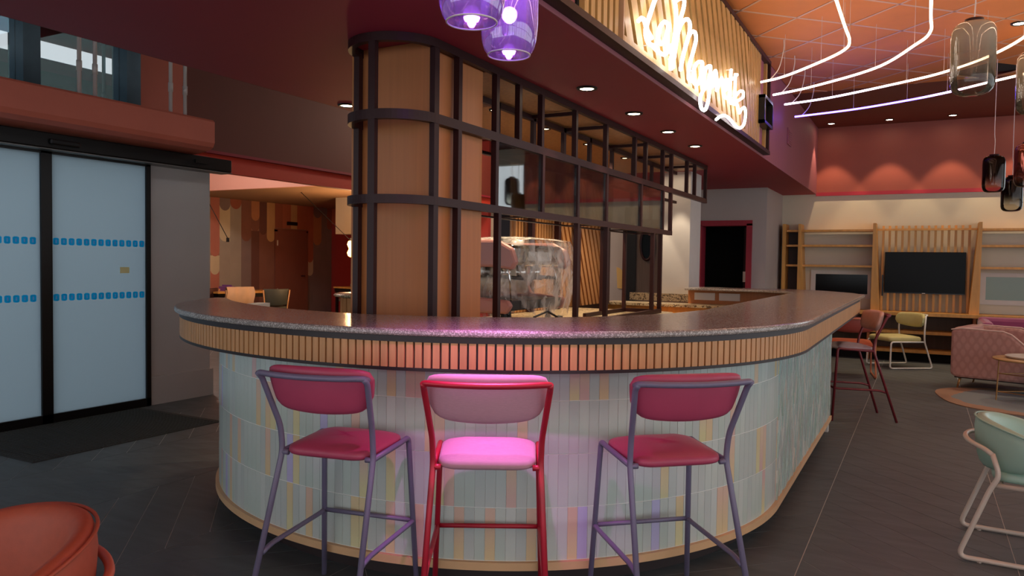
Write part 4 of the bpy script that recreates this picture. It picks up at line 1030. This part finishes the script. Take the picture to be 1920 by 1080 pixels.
# ------------------------------------------------------------------ glass pendants
def pendant_mat(name, top, bottom, t_alpha, b_alpha, z0, z1, metal=0.85):
    """mouth blown glass with a smoked mirror coat fading out towards the foot"""
    m = bpy.data.materials.new(name); m.use_nodes = True; nt = m.node_tree; nt.nodes.clear()
    out = nt.nodes.new('ShaderNodeOutputMaterial'); tc = nt.nodes.new('ShaderNodeTexCoord'); sp = nt.nodes.new('ShaderNodeSeparateXYZ'); mr = nt.nodes.new('ShaderNodeMapRange')
    mr.inputs['From Min'].default_value = z0; mr.inputs['From Max'].default_value = z1; mr.inputs['To Min'].default_value = b_alpha; mr.inputs['To Max'].default_value = t_alpha
    nt.links.new(tc.outputs['Object'], sp.inputs[0]); nt.links.new(sp.outputs['Z'], mr.inputs['Value'])
    pr = nt.nodes.new('ShaderNodeBsdfPrincipled'); pr.inputs['Base Color'].default_value = (*lin(top), 1); pr.inputs['Metallic'].default_value = metal; pr.inputs['Roughness'].default_value = 0.06
    tr = nt.nodes.new('ShaderNodeBsdfTransparent'); tr.inputs[0].default_value = (*lin(bottom), 1); gl = nt.nodes.new('ShaderNodeBsdfGlossy'); gl.inputs['Roughness'].default_value = 0.03
    lw = nt.nodes.new('ShaderNodeLayerWeight'); lw.inputs[0].default_value = 0.3; m0 = nt.nodes.new('ShaderNodeMixShader'); nt.links.new(lw.outputs['Fresnel'], m0.inputs[0]); nt.links.new(tr.outputs[0], m0.inputs[1]); nt.links.new(gl.outputs[0], m0.inputs[2])
    mx = nt.nodes.new('ShaderNodeMixShader'); nt.links.new(mr.outputs[0], mx.inputs[0]); nt.links.new(m0.outputs[0], mx.inputs[1]); nt.links.new(pr.outputs[0], mx.inputs[2]); nt.links.new(mx.outputs[0], out.inputs[0])
    return m
M['p_smoke'] = pendant_mat('smoked_mirror_glass', (34, 28, 26), (226, 224, 214), 0.97, 0.03, 0.06, 0.20)
M['p_copper'] = pendant_mat('copper_mirror_glass', (120, 66, 60), (226, 220, 214), 0.9, 0.03, 0.02, 0.14)
M['p_milk'] = pendant_mat('milky_clear_glass', (176, 168, 150), (236, 234, 226), 0.80, 0.04, 0.08, 0.30, 0.15)
M['p_violet'] = glass('violet_lit_glass', (224, 206, 246), 0.10, 0.04, 0.16, (226, 190, 255))
PH, PR = 0.39, 0.107
prof_c = [(0.0, 0.0), (0.052, 0.002), (0.078, 0.010), (0.096, 0.028), (0.105, 0.055), (PR, 0.10), (PR, PH - 0.10), (0.105, PH - 0.055), (0.096, PH - 0.028), (0.078, PH - 0.012), (0.040, PH - 0.002), (0.0, PH)]
prof_v = [(0.078, 0.0), (0.092, 0.02), (0.101, 0.05), (PR, 0.11), (PR, PH - 0.10), (0.105, PH - 0.05), (0.09, PH - 0.018), (0.04, PH)]
def pendant(loc, m, label, ztop, violet=False):
    p = empty('glass_pendant', loc, 0, label, 'pendant lamp', 'glass pendant lamps')
    MB().lathe(prof_v if violet else prof_c, 40).build('glass_shade', m, p, True)
    MB().lathe([(0.0, PH - 0.004), (0.045, PH - 0.004), (0.045, PH + 0.012), (0.0, PH + 0.016)], 20).build('cap', 'dark_metal', p, True)
    c = [(0, 0, PH + 0.01), (0.004, 0.006, PH + 0.15), (-0.004, -0.004, PH + 0.3), (0, 0, ztop - loc[2])]
    MB().tube(smooth_path(c, 4), 0.0035, 6).build('cord', 'cable_white', p)
    return p
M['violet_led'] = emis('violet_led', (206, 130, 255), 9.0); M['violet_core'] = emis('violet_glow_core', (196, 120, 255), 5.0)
for loc, lab, en in (((-1.37, 2.49, 2.165), 'violet lit glass pendant, the right one above the middle stool', 85), ((-1.25, 2.03, 2.14), 'violet lit glass pendant, the left one cut by the top edge', 22)):
    p = pendant(loc, 'p_violet', lab, ZC, True)
    MB().lathe([(0.0, 0.30), (0.035, 0.30), (0.040, 0.32), (0.040, PH), (0.0, PH)], 20).build('lamp_body', 'white_plastic', p, True)
    MB().lathe([(0.0, 0.297), (0.033, 0.297)], 20).build('led', 'violet_led', p)
    MB().lathe([(0.0, 0.006), (0.022, 0.004), (0.026, 0.014), (0.0, 0.018)], 16).build('foot_glint', 'violet_led', p, True)  # glowing disc standing in for the LED reflected in the glass foot
    rim = [(0.078 * math.cos(2 * PI * k / 32), 0.078 * math.sin(2 * PI * k / 32), 0.0) for k in range(32)]
    MB().tube(rim, 0.003, 6, closed=True).build('rim', 'white_plastic', p, True)
    MB().lathe([(0.0, 0.0), (0.078, 0.0)], 32).build('foot_glass', 'p_violet', p)
    lamp('violet_spot', 'SPOT', (0, 0, -0.02), en, (0.86, 0.33, 1.0), p, 0.02, 36, 1.0, (-0.03, -0.04, -2))
    lamp('violet_glow', 'POINT', (0, 0, 0.22), 1.6, (0.50, 0.22, 1.0), p, 0.03)
    if en < 40: lamp('violet_flood', 'SPOT', (0, 0, -0.02), 42, (0.92, 0.24, 0.80), p, 0.03, 58, 1.0, (-0.25, 0.60, -1.15))
pendant((0.205, 4.77, 2.325), 'p_milk', 'large milky glass pendant nearest the viewer on the right', ZC)
pendant((0.575, 5.58, 2.335), 'p_milk', 'milky glass pendant cut by the right edge below the light tubes', ZC)
pendant((0.631, 9.50, 2.20), 'p_smoke', 'smoked mirror pendant left of the group by the right edge', ZC)
pendant((0.85, 10.10, 2.035), 'p_smoke', 'smoked glass pendant hanging lowest of the group by the right edge', ZC)
pendant((0.80, 8.18, 2.13), 'p_copper', 'copper tinted mirror pendant cut by the right edge', ZC)

# ------------------------------------------------------------------ television shelving
tvu = empty('television_shelving', (0, 0, 0), label='golden oak shelving with tapered uprights along the cream wall', cat='shelving')
def upright(xa0, xb0, xa1, xb1, z0=0.735):
    MB().plate([(xa1, z0), (xb1, z0), (xb0, 2.062), (xa0, 2.062)], lambda a, b: (a, 12.74, b), lambda a, b: (a, 13.09, b)).build('upright', 'wood_gold', tvu)
upright(-1.982, -1.934, -1.982, -1.93); upright(-1.745, -1.709, -1.745, -1.64); upright(-0.676, -0.636, -0.682, -0.560); upright(0.696, 0.735, 0.60, 0.730); upright(2.10, 2.14, 2.1, 2.2); upright(3.4, 3.44, 3.4, 3.5)
for xa, xb in ((-1.93, -1.745), (-1.70, -0.676), (0.735, 2.1), (2.14, 3.4)):
    for z in (1.955, 1.72, 1.405): box('shelf', xa + 0.001, xb - 0.001, 12.80, 13.085, z - 0.016, z + 0.016, 'wood_gold', tvu)
box('dark_back', -1.93, -1.75, 13.06, 13.088, 0.74, 1.95, mat('dark_laminate', (58, 46, 42), 0.6), tvu)
box('batten_rail', -0.63, 0.69, 12.95, 12.99, 1.955, 1.985, 'wood_gold', tvu)
bm_ = MB().box(-0.016, 0.016, 0, 0.04, 0.735, 2.03).mesh('batten'); bm_.materials.append(M['wood_gold'])
for k in range(14): inst(bm_, 'batten', tvu, (-0.545 + k * 0.0875, 12.99, 0))
box('bench_top', -2.04, 4.2, 12.64, 13.09, 0.685, 0.735, 'wood_gold', tvu)
for z in (0.435, 0.155): box('lower_shelf', -2.04, 4.2, 12.70, 13.08, z - 0.022, z + 0.022, 'wood_gold', tvu)
for x in (-2.02, -0.7, 0.68, 2.1, 3.5): box('lower_upright', x - 0.02, x + 0.02, 12.72, 13.08, 0.0, 0.685, 'wood_panel', tvu)
box('plinth', -2.04, 4.2, 12.80, 13.08, 0.0, 0.13, 'black', tvu)
box('lower_back', -2.04, 4.2, 13.06, 13.088, 0.13, 0.68, mat('brown_laminate', (86, 68, 56), 0.6, var=0.15, scale=4, stretch=(6, 1, 0.2)), tvu)  # streaked brown back board behind the lower shelves
tv = empty('television', (0.022, 12.86, 1.318), label='large black television mounted before the battens', cat='television')
MB().box(-0.53, 0.53, -0.02, 0.035, -0.31, 0.31).build('screen', 'tv', tv, False, 0.006); box('bezel_foot', -0.53, 0.53, -0.024, -0.02, -0.31, -0.296, 'black_metal', tv); box('badge', -0.02, 0.02, -0.026, -0.024, -0.307, -0.299, 'white_plastic', tv)
box('bracket', -0.2, 0.2, 0.035, 0.09, -0.1, 0.1, 'black_metal', tv)
sbx = MB().box(-0.545, -0.522, 12.9, 12.94, 0.96, 1.28).build('speaker_bar', 'black_metal'); tag(sbx, 'slim black bar beside the left edge of the television', 'speaker')
for n, xa, xb, g, lab in ((3, -1.58, -0.70, 'glass_dark', 'white framed strip window with dark glass behind the left shelves'), (4, 0.75, 2.08, None, 'strip window with pale green frosted glass behind the right shelves')):
    w = empty('window_%d' % n, (0, 0, 0), label=lab, cat='window', kind='structure')
    zb, zt = (0.90, 1.335) if n == 3 else (0.87, 1.335)
    box('frame', xa, xb, 13.07, 13.099, zt - 0.06, zt, 'white_wall', w); box('frame', xa, xb, 13.07, 13.099, zb, zb + 0.07, 'white_wall', w)
    box('frame', xa, xa + 0.07, 13.07, 13.099, zb + 0.0701, zt - 0.0601, 'white_wall', w); box('frame', xb - 0.05, xb, 13.07, 13.099, zb + 0.0701, zt - 0.0601, 'white_wall', w)
    box('pane', xa + 0.06, xb - 0.05, 13.085, 13.095, zb + 0.07, zt - 0.06, g or mat('green_frosted', (128, 150, 138), 0.3), w)

# ------------------------------------------------------------------ bar stools
def loopsolid(sections, name, m, parent):
    """skin closed cross-section loops, ends capped"""
    mb = MB().grid(sections, wrap_u=True)
    n = len(sections[0]); mb.add(sections[0], [tuple(range(n))]); mb.add(sections[-1], [tuple(range(n - 1, -1, -1))])
    return mb.build(name, m, parent, True)
def cushion(outline, z0, z1, crown, m, parent, name='seat', dip=0.0):
    cx = sum(p[0] for p in outline) / len(outline); cy = sum(p[1] for p in outline) / len(outline); rows = []
    for sc_, z in ((0.0005, z0), (0.9, z0), (0.975, z0 + 0.006), (1.0, z0 + (z1 - z0) * 0.4), (0.985, z0 + (z1 - z0) * 0.8), (0.93, z1), (0.7, z1 + crown * 0.6), (0.35, z1 + crown), (0.0005, z1 + crown * 1.05)):
        rows.append([(cx + (x - cx) * sc_, cy + (y - cy) * sc_, z + dip * (y - cy)) for x, y in outline])
    mb = MB().grid(rows, wrap_u=True); return mb.build(name, m, parent, True)
def round_poly(pts, r, seg=5):
    P = [Vector((x, y, 0)) for x, y in pts]; out = []
    for i in range(len(P)):
        a = P[i - 1] - P[i]; b = P[(i + 1) % len(P)] - P[i]; la, lb = a.length, b.length; a.normalize(); b.normalize(); d = min(r, la * .45, lb * .45)
        for k in range(seg + 1):
            t = k / seg; q = (P[i] + a * d) * (1 - t) ** 2 + P[i] * 2 * t * (1 - t) + (P[i] + b * d) * t * t; out.append((q.x, q.y))
    return out
def bar_stool(loc, rz, frame, fabric, label, fabric_back=None):
    s = empty('bar_stool', loc, rz, label, 'bar stool', 'bar stools')
    R_ = 0.0115
    cushion(round_poly([(-0.182, -0.135), (0.182, -0.135), (0.192, 0.205), (-0.192, 0.205)], 0.075), 0.635, 0.672, 0.022, fabric, s, dip=0.03)
    secs = []
    for i in range(25):
        t = -1 + i / 12; x = 0.232 * t; e = max(0.0, 1 - abs(t) ** 10) ** 0.5
        zt = 0.998 - 0.006 * t * t; zb = 0.812 + 0.014 * t * t + 0.022 * abs(t) ** 10; zc = (zt + zb) / 2; h = (zt - zb) / 2 * (0.5 + 0.5 * e); th = 0.008 + 0.019 * e
        loop = []
        for k in range(16):
            a = 2 * PI * k / 16; ca, sa = math.cos(a), math.sin(a)
            zz = zc + h * (abs(sa) ** 0.6) * (1 if sa > 0 else -1); yy = -0.178 - (zz - 0.86) * 0.22 + 0.045 * t * t + th * (abs(ca) ** 0.7) * (1 if ca > 0 else -1)
            loop.append((x * (1 - 0.12 * (zt - zz) / 0.18), yy, zz))
        secs.append(loop)
    loopsolid(secs, 'backrest', fabric_back or fabric, s)
    for sx in (-1, 1):
        MB().tube(fillet([(0.225 * sx, 0.25, 0), (0.20 * sx, 0.205, 0.66), (0.20 * sx, 0.15, 0.652), (0.20 * sx, -0.115, 0.638)], 0.05), R_, 10).build('front_leg', frame, s, True)
        MB().tube(fillet([(0.228 * sx, -0.315, 0), (0.200 * sx, -0.105, 0.645), (0.202 * sx, -0.118, 0.745), (0.226 * sx, -0.205, 0.945), (0.225 * sx, -0.232, 0.966)], 0.035), R_, 10).build('rear_leg', frame, s, True)
        MB().tube(fillet([(0.214 * sx, 0.232, 0.298), (0.213 * sx, 0.19, 0.294), (0.213 * sx, -0.16, 0.284), (0.213 * sx, -0.218, 0.268)], 0.03), 0.010, 8).build('side_rung', frame, s, True)
        MB().tube([(0.17 * sx, -0.11, 0.637), (0.203 * sx, -0.108, 0.637)], R_, 8).build('seat_bracket', frame, s, True)
    MB().tube([(-0.213, 0.232, 0.298), (0.213, 0.232, 0.298)], 0.010, 8).build('front_rung', frame, s, True)
    MB().tube(smooth_path([(-0.226, -0.20, 0.958), (-0.214, -0.232, 0.967), (-0.12, -0.258, 0.966), (0, -0.266, 0.965), (0.12, -0.258, 0.966), (0.214, -0.232, 0.967), (0.226, -0.20, 0.958)], 5), R_, 10).build('back_rail', frame, s, True)
    return s
M['frame_mauve'] = mat('mauve_grey_frame', (112, 104, 130), 0.42, 0.1); M['frame_red'] = mat('red_frame', (168, 26, 46), 0.4, 0.1); M['frame_oxblood'] = mat('oxblood_frame', (108, 26, 34), 0.4, 0.1)
M['berry'] = mat('berry_vinyl', (168, 62, 92), 0.45, var=0.05, scale=10, bump=0.03, bscale=300); M['mauve_fabric'] = mat('mauve_fabric', (186, 134, 150), 0.75, var=0.05, scale=60, stretch=(1, 1, 6), bump=0.06, bscale=400)
M['blush_fabric'] = mat('blush_fabric', (196, 146, 132), 0.75, var=0.05, scale=30); M['lilac_fabric'] = mat('lilac_fabric', (150, 132, 140), 0.75, var=0.05, scale=30)
bar_stool((-2.038, 2.347, 0), math.radians(10.9), 'frame_mauve', 'berry', 'bar stool with berry seat and mauve frame, leftmost at the bar')
bar_stool((-1.453, 2.515, 0), math.radians(28.4), 'frame_red', 'mauve_fabric', 'red framed bar stool lit magenta in the middle of the bar')
bar_stool((-0.872, 2.928, 0), math.radians(42.0), 'frame_mauve', 'berry', 'bar stool with berry seat and mauve frame, right of the red stool')
bar_stool((-0.545, 7.72, 0), math.radians(113), 'frame_oxblood', 'lilac_fabric', 'oxblood framed bar stool at the far end of the tiled side', 'blush_fabric')

# ------------------------------------------------------------------ lounge chairs
def tub_chair(loc, rz, fabric, frame, label, outer=None, R0=0.275, top=0.745, dz=0.0, sled=True, wrap=100, group='lounge chairs'):
    c = empty('lounge_chair', loc, rz, label, 'chair', group)
    cushion(round_poly([(-0.23, -0.22), (0.23, -0.22), (0.25, 0.26), (-0.25, 0.26)], 0.09), 0.385, 0.435, 0.018, fabric, c)
    secs = []
    for i in range(37):
        t = -1 + i / 18; th = math.radians(-90 + wrap * t); e = max(0.0, 1 - abs(t) ** 5) ** 0.5
        zt = top - 0.10 * t * t; zb = 0.455 - dz * 0.5 + 0.045 * abs(t) ** 2; zc = (zt + zb) / 2; h = (zt - zb) / 2 * (0.12 + 0.88 * e); tk = 0.012 + 0.026 * e
        loop = []
        for k in range(16):
            a = 2 * PI * k / 16; ca, sa = math.cos(a), math.sin(a); zz = zc + h * (abs(sa) ** 0.65) * (1 if sa > 0 else -1)
            r = R0 + 0.10 * (zz - 0.5) + tk * (abs(ca) ** 0.8) * (1 if ca > 0 else -1)
            loop.append((r * math.cos(th), r * math.sin(th) * 1.02 + 0.02, zz))
        secs.append(loop)
    sh = loopsolid(secs, 'backrest', fabric, c)
    pip = []
    for i in range(1, 36):
        t = -1 + i / 18; th = math.radians(-90 + wrap * t); zt = top - 0.10 * t * t; r = R0 + 0.10 * (zt - 0.52) + 0.03
        e = max(0.0, 1 - abs(t) ** 5) ** 0.5; zc = (zt + 0.455 + 0.045 * t * t) / 2; zz = zc + (zt - zc) * (0.12 + 0.88 * e) * 0.93
        pip.append((r * math.cos(th), r * math.sin(th) * 1.02 + 0.02, zz))
    MB().tube(pip, 0.005, 6).build('piping', outer or fabric, sh, True)
    R_ = 0.012
    for sx in (-1, 1):
        MB().tube(fillet([(0.25 * sx, -0.225, 0.375), (0.25 * sx, 0.235, 0.37), (0.262 * sx, 0.27, 0.014), (0.268 * sx, -0.35, 0.014), (0.262 * sx, -0.225, 0.36), (0.268 * sx, -0.19, 0.47 - dz * 0.6), (0.258 * sx, -0.222, 0.60 - dz)], 0.045), R_, 10).build('side_frame', frame, c, True)
        for y in (-0.26, 0.18): MB().lathe([(0.011, 0.0), (0.011, 0.006)], 8, 0.266 * sx, y).build('glide', frame, c)
    bk = [(-0.258, -0.222, 0.595), (-0.235, -0.255, 0.615), (-0.14, -0.312, 0.625), (0, -0.335, 0.627), (0.14, -0.312, 0.625), (0.235, -0.255, 0.615), (0.258, -0.222, 0.595)]
    bk = [(a, b, c_ - dz) for a, b, c_ in bk]
    MB().tube(smooth_path(bk, 6), R_, 10).build('back_rail', frame, c, True)
    MB().tube([(-0.25, 0.2, 0.372), (0.25, 0.2, 0.372)], 0.009, 8).build('seat_bar', frame, c); MB().tube([(-0.25, -0.18, 0.374), (0.25, -0.18, 0.374)], 0.009, 8).build('seat_bar', frame, c)
    return c
M['mint'] = mat('mint_vinyl', (150, 178, 162), 0.4, var=0.03, scale=6); M['frame_cream'] = mat('cream_frame', (196, 178, 164), 0.4, 0.1); M['frame_white'] = mat('white_frame', (226, 224, 216), 0.4)
M['orange'] = mat('rust_orange_fabric', (160, 72, 48), 0.6, var=0.06, scale=40, bump=0.05, bscale=400); M['frame_coral'] = mat('coral_frame', (186, 88, 66), 0.4)
M['lime'] = mat('pale_lime_fabric', (186, 178, 122), 0.7, var=0.04, scale=20); M['rust'] = mat('rust_vinyl', (150, 62, 50), 0.55, var=0.05); M['rust_seat'] = mat('rust_seat', (196, 92, 54), 0.55, var=0.05); M['copper'] = mat('copper_frame', (196, 122, 92), 0.35, 0.4)
tub_chair((0.55, 4.46, 0), math.radians(-93), 'mint', 'frame_cream', 'mint tub chair with cream sled frame in the right foreground', R0=0.265, top=0.672, dz=0.075)
tub_chair((-1.965, 0.90, 0), math.radians(165), 'orange', 'frame_coral', 'rust orange tub chair with coral frame in the left foreground', top=0.75)
def side_chair(loc, rz, fabric, frame, label, back=None, edge=None):
    c = empty('lounge_chair', loc, rz, label, 'chair', 'lounge chairs')
    cushion(round_poly([(-0.25, -0.23), (0.25, -0.23), (0.26, 0.27), (-0.26, 0.27)], 0.06), 0.375, 0.44, 0.02, fabric, c)
    secs = []
    for i in range(21):
        t = -1 + i / 10; e = max(0.0, 1 - abs(t) ** 8) ** 0.5; zt = 0.765 - 0.01 * t * t; zb = 0.565 + 0.03 * t * t; zc = (zt + zb) / 2; h = (zt - zb) / 2 * (0.4 + 0.6 * e); th = 0.012 + 0.022 * e; loop = []
        for k in range(14):
            a = 2 * PI * k / 14; ca, sa = math.cos(a), math.sin(a); zz = zc + h * (abs(sa) ** 0.6) * (1 if sa > 0 else -1)
            loop.append((0.30 * t, -0.27 - 0.15 * (zz - 0.6) + 0.09 * t * t + th * (abs(ca) ** 0.7) * (1 if ca > 0 else -1), zz))
        secs.append(loop)
    loopsolid(secs, 'backrest', back or fabric, c)
    for sx in (-1, 1):
        MB().tube(fillet([(0.27 * sx, -0.24, 0.375), (0.27 * sx, 0.25, 0.375), (0.275 * sx, 0.26, 0.014), (0.28 * sx, -0.36, 0.014), (0.275 * sx, -0.235, 0.38), (0.285 * sx, -0.225, 0.52), (0.29 * sx, -0.235, 0.74)], 0.04), 0.011, 10).build('side_frame', frame, c, True)
    MB().tube(smooth_path([(-0.29, -0.235, 0.735), (-0.27, -0.27, 0.745), (-0.14, -0.325, 0.745), (0, -0.34, 0.745), (0.14, -0.325, 0.745), (0.27, -0.27, 0.745), (0.29, -0.235, 0.735)], 5), 0.010, 8).build('back_rail', frame, c, True)
    MB().tube([(-0.27, -0.2, 0.375), (0.27, -0.2, 0.375)], 0.009, 8).build('seat_bar', frame, c)
    return c
side_chair((-0.30, 11.95, 0), math.radians(125), 'lime', 'frame_white', 'pale lime chair with white sled frame below the television')
side_chair((-0.80, 10.75, 0), math.radians(8), 'rust_seat', 'copper', 'rust red chair with copper frame behind the oxblood stool', 'rust')

# ------------------------------------------------------------------ sofas, tables, rug
def quilt_mat():
    m, nt, b = new_mat('diamond_quilt_fabric')
    tc = nt.nodes.new('ShaderNodeTexCoord'); mp = nt.nodes.new('ShaderNodeMapping'); mp.inputs['Scale'].default_value = (1, 1, 0.62)
    w = []
    for a in (0.6, -0.6):
        m2 = nt.nodes.new('ShaderNodeMapping'); m2.inputs['Rotation'].default_value = (0, a * 1.3, 0); nt.links.new(mp.outputs[0], m2.inputs[0])
        wv = nt.nodes.new('ShaderNodeTexWave'); wv.inputs['Scale'].default_value = 5.0; wv.inputs['Distortion'].default_value = 1.0; nt.links.new(m2.outputs[0], wv.inputs['Vector']); w.append(wv)
    nt.links.new(tc.outputs['Object'], mp.inputs[0])
    mn = nt.nodes.new('ShaderNodeMath'); mn.operation = 'MULTIPLY'; nt.links.new(w[0].outputs['Fac'], mn.inputs[0]); nt.links.new(w[1].outputs['Fac'], mn.inputs[1])
    rp = nt.nodes.new('ShaderNodeValToRGB'); rp.color_ramp.elements[0].color = (*lin((160, 118, 110)), 1); rp.color_ramp.elements[1].color = (*lin((172, 130, 122)), 1); rp.color_ramp.elements[1].position = 0.35
    nt.links.new(mn.outputs[0], rp.inputs[0]); nt.links.new(rp.outputs[0], b.inputs['Base Color']); b.inputs['Roughness'].default_value = 0.8
    bp = nt.nodes.new('ShaderNodeBump'); bp.inputs['Strength'].default_value = 0.12; bp.inputs['Distance'].default_value = 0.01; nt.links.new(mn.outputs[0], bp.inputs['Height']); nt.links.new(bp.outputs[0], b.inputs['Normal'])
    return m
M['quilt'] = quilt_mat(); M['blush_piping'] = mat('blush_piping', (206, 176, 168), 0.6); M['purple'] = mat('purple_velvet', (128, 50, 92), 0.7, var=0.05, sheen=0.3); M['magenta_seat'] = mat('crimson_velvet', (168, 56, 72), 0.7, var=0.05, sheen=0.3); M['brass'] = mat('brass_leg', (176, 132, 84), 0.35, 0.6)
sf = empty('tub_armchair', (0.31, 10.17, 0), math.radians(-17), 'blush armchair with diamond quilted side and sloping arm', 'armchair')
armp = [(0.0, 0.17), (0.05, 0.14), (0.95, 0.14), (1.0, 0.18), (0.98, 0.36), (0.90, 0.40), (0.60, 0.66), (0.52, 0.69), (0.10, 0.70), (0.0, 0.68)]
for y0, y1 in ((0.0, 0.12), (0.73, 0.85)):
    MB().plate(armp, lambda a, b, y0=y0: (a, y0, b), lambda a, b, y1=y1: (a, y1, b)).build('arm', 'quilt', sf, False, 0.03)
    MB().tube([(a, y0 + 0.012 if y0 == 0 else y1 - 0.012, b + 0.008) for a, b in armp[4:]], 0.008, 6).build('piping', 'blush_piping', sf)
box('back', 0.0, 0.16, 0.08, 0.77, 0.16, 0.715, 'quilt', sf, 0.04); box('seat_cushion', 0.12, 0.96, 0.12, 0.73, 0.2, 0.42, 'blush_fabric', sf, 0.04); box('underframe', 0.04, 0.94, 0.04, 0.81, 0.13, 0.2, 'dark_rubber', sf)
for x in (0.09, 0.9):
    for y in (0.1, 0.75): MB().tube([(x, y, 0.15), (x + (-0.03 if x < .5 else .03), y - 0.02, 0)], [0.016, 0.009], 8).build('leg', 'brass', sf, True)
ps = empty('purple_sofa', (0.70, 12.0, 0), 0, 'purple velvet sofa with crimson seat before the shelving bench', 'sofa')
box('back', 0.0, 2.6, 0.42, 0.58, 0.12, 0.72, 'purple', ps, 0.05); box('arm', 0.0, 0.14, -0.35, 0.5, 0.12, 0.70, 'purple', ps, 0.05); box('arm', 2.46, 2.6, -0.35, 0.5, 0.12, 0.66, 'purple', ps, 0.05); box('seat_cushion', 0.14, 2.46, -0.35, 0.44, 0.14, 0.44, 'magenta_seat', ps, 0.04)
for x in (0.1, 2.5):
    for y in (-0.3, 0.5): MB().tube([(x, y, 0.13), (x, y, 0)], 0.014, 8).build('leg', 'brass', ps)
def side_table(loc, r, h, top, label, rot=0.0):
    t = empty('side_table', loc, rot, label, 'table', 'small round tables')
    MB().lathe([(0.0, h - 0.022), (r - 0.012, h - 0.022), (r, h - 0.012), (r - 0.004, h), (0.0, h)], 40).build('table_top', top, t, True)
    for k in range(3):
        a = 2 * PI * k / 3; MB().tube([(r * 0.82 * math.cos(a), r * 0.82 * math.sin(a), h - 0.02), (r * 0.86 * math.cos(a), r * 0.86 * math.sin(a), 0)], 0.007, 8).build('leg', 'brass', t)
        b = a + 2 * PI / 3
        for z in (h * 0.62, 0.09): MB().tube([(r * 0.84 * math.cos(a), r * 0.84 * math.sin(a), z), (r * 0.84 * math.cos(b), r * 0.84 * math.sin(b), z)], 0.005, 6).build('stretcher', 'brass', t)
    return t
side_table((1.03, 9.50, 0.009), 0.355, 0.455, mat('walnut_top', (176, 140, 96), 0.4, var=0.12, scale=4), 'round wood topped side table on the rug before the blush armchair', math.radians(180))
ty = MB().lathe([(0.0, 0.0), (0.25, 0.0), (0.275, 0.022), (0.268, 0.026), (0.24, 0.008), (0.0, 0.008)], 40).build('tray', mat('grey_stone_tray', (176, 166, 158), 0.35, var=0.1, scale=10), None, True); ty.location = (1.06, 9.52, 0.465); tag(ty, 'round grey tray lying on the wood topped side table', 'tray')
side_table((1.33, 11.28, 0), 0.28, 0.50, mat('pale_pink_top', (214, 190, 190), 0.35), 'round pale pink side table before the purple sofa', 0.8)
def rug_mat():
    m, nt, b = new_mat('bark_rug'); tc = nt.nodes.new('ShaderNodeTexCoord'); n = nt.nodes.new('ShaderNodeTexNoise'); n.inputs['Scale'].default_value = 2.4; n.inputs['Detail'].default_value = 4
    sp = nt.nodes.new('ShaderNodeVectorMath'); sp.operation = 'LENGTH'; ad = nt.nodes.new('ShaderNodeMath'); ad.operation = 'MULTIPLY_ADD'; ad.inputs[1].default_value = 0.35
    mp = nt.nodes.new('ShaderNodeMapping'); mp.inputs['Scale'].default_value = (1 / 0.98, 1 / 0.93, 0.0)
    nt.links.new(tc.outputs['Object'], mp.inputs[0]); nt.links.new(mp.outputs[0], sp.inputs[0]); nt.links.new(tc.outputs['Object'], n.inputs['Vector']); nt.links.new(n.outputs['Fac'], ad.inputs[0]); nt.links.new(sp.outputs['Value'], ad.inputs[2])
    rp = nt.nodes.new('ShaderNodeValToRGB'); e = rp.color_ramp.elements; e[0].position = 0.98; e[0].color = (*lin((118, 122, 122)), 1); e[1].position = 1.2; e[1].color = (*lin((176, 112, 72)), 1)
    x = e.new(1.1); x.color = (*lin((150, 116, 92)), 1); nt.links.new(ad.outputs[0], rp.inputs[0]); nt.links.new(rp.outputs[0], b.inputs['Base Color']); b.inputs['Roughness'].default_value = 0.9
    return m
rg = MB(); pts = []
for k in range(48):
    a = 2 * PI * k / 48; r = 1 + 0.035 * math.sin(3 * a + 0.5) + 0.025 * math.sin(5 * a + 1.2); pts.append((0.98 * r * math.cos(a), 0.93 * r * math.sin(a)))
rg.prism(pts, 0.0, 0.008); ro = rg.build('rug', rug_mat()); ro.location = (1.12, 9.55, 0.0005); tag(ro, 'organic edged grey rug with copper brown border under the side tables', 'rug')
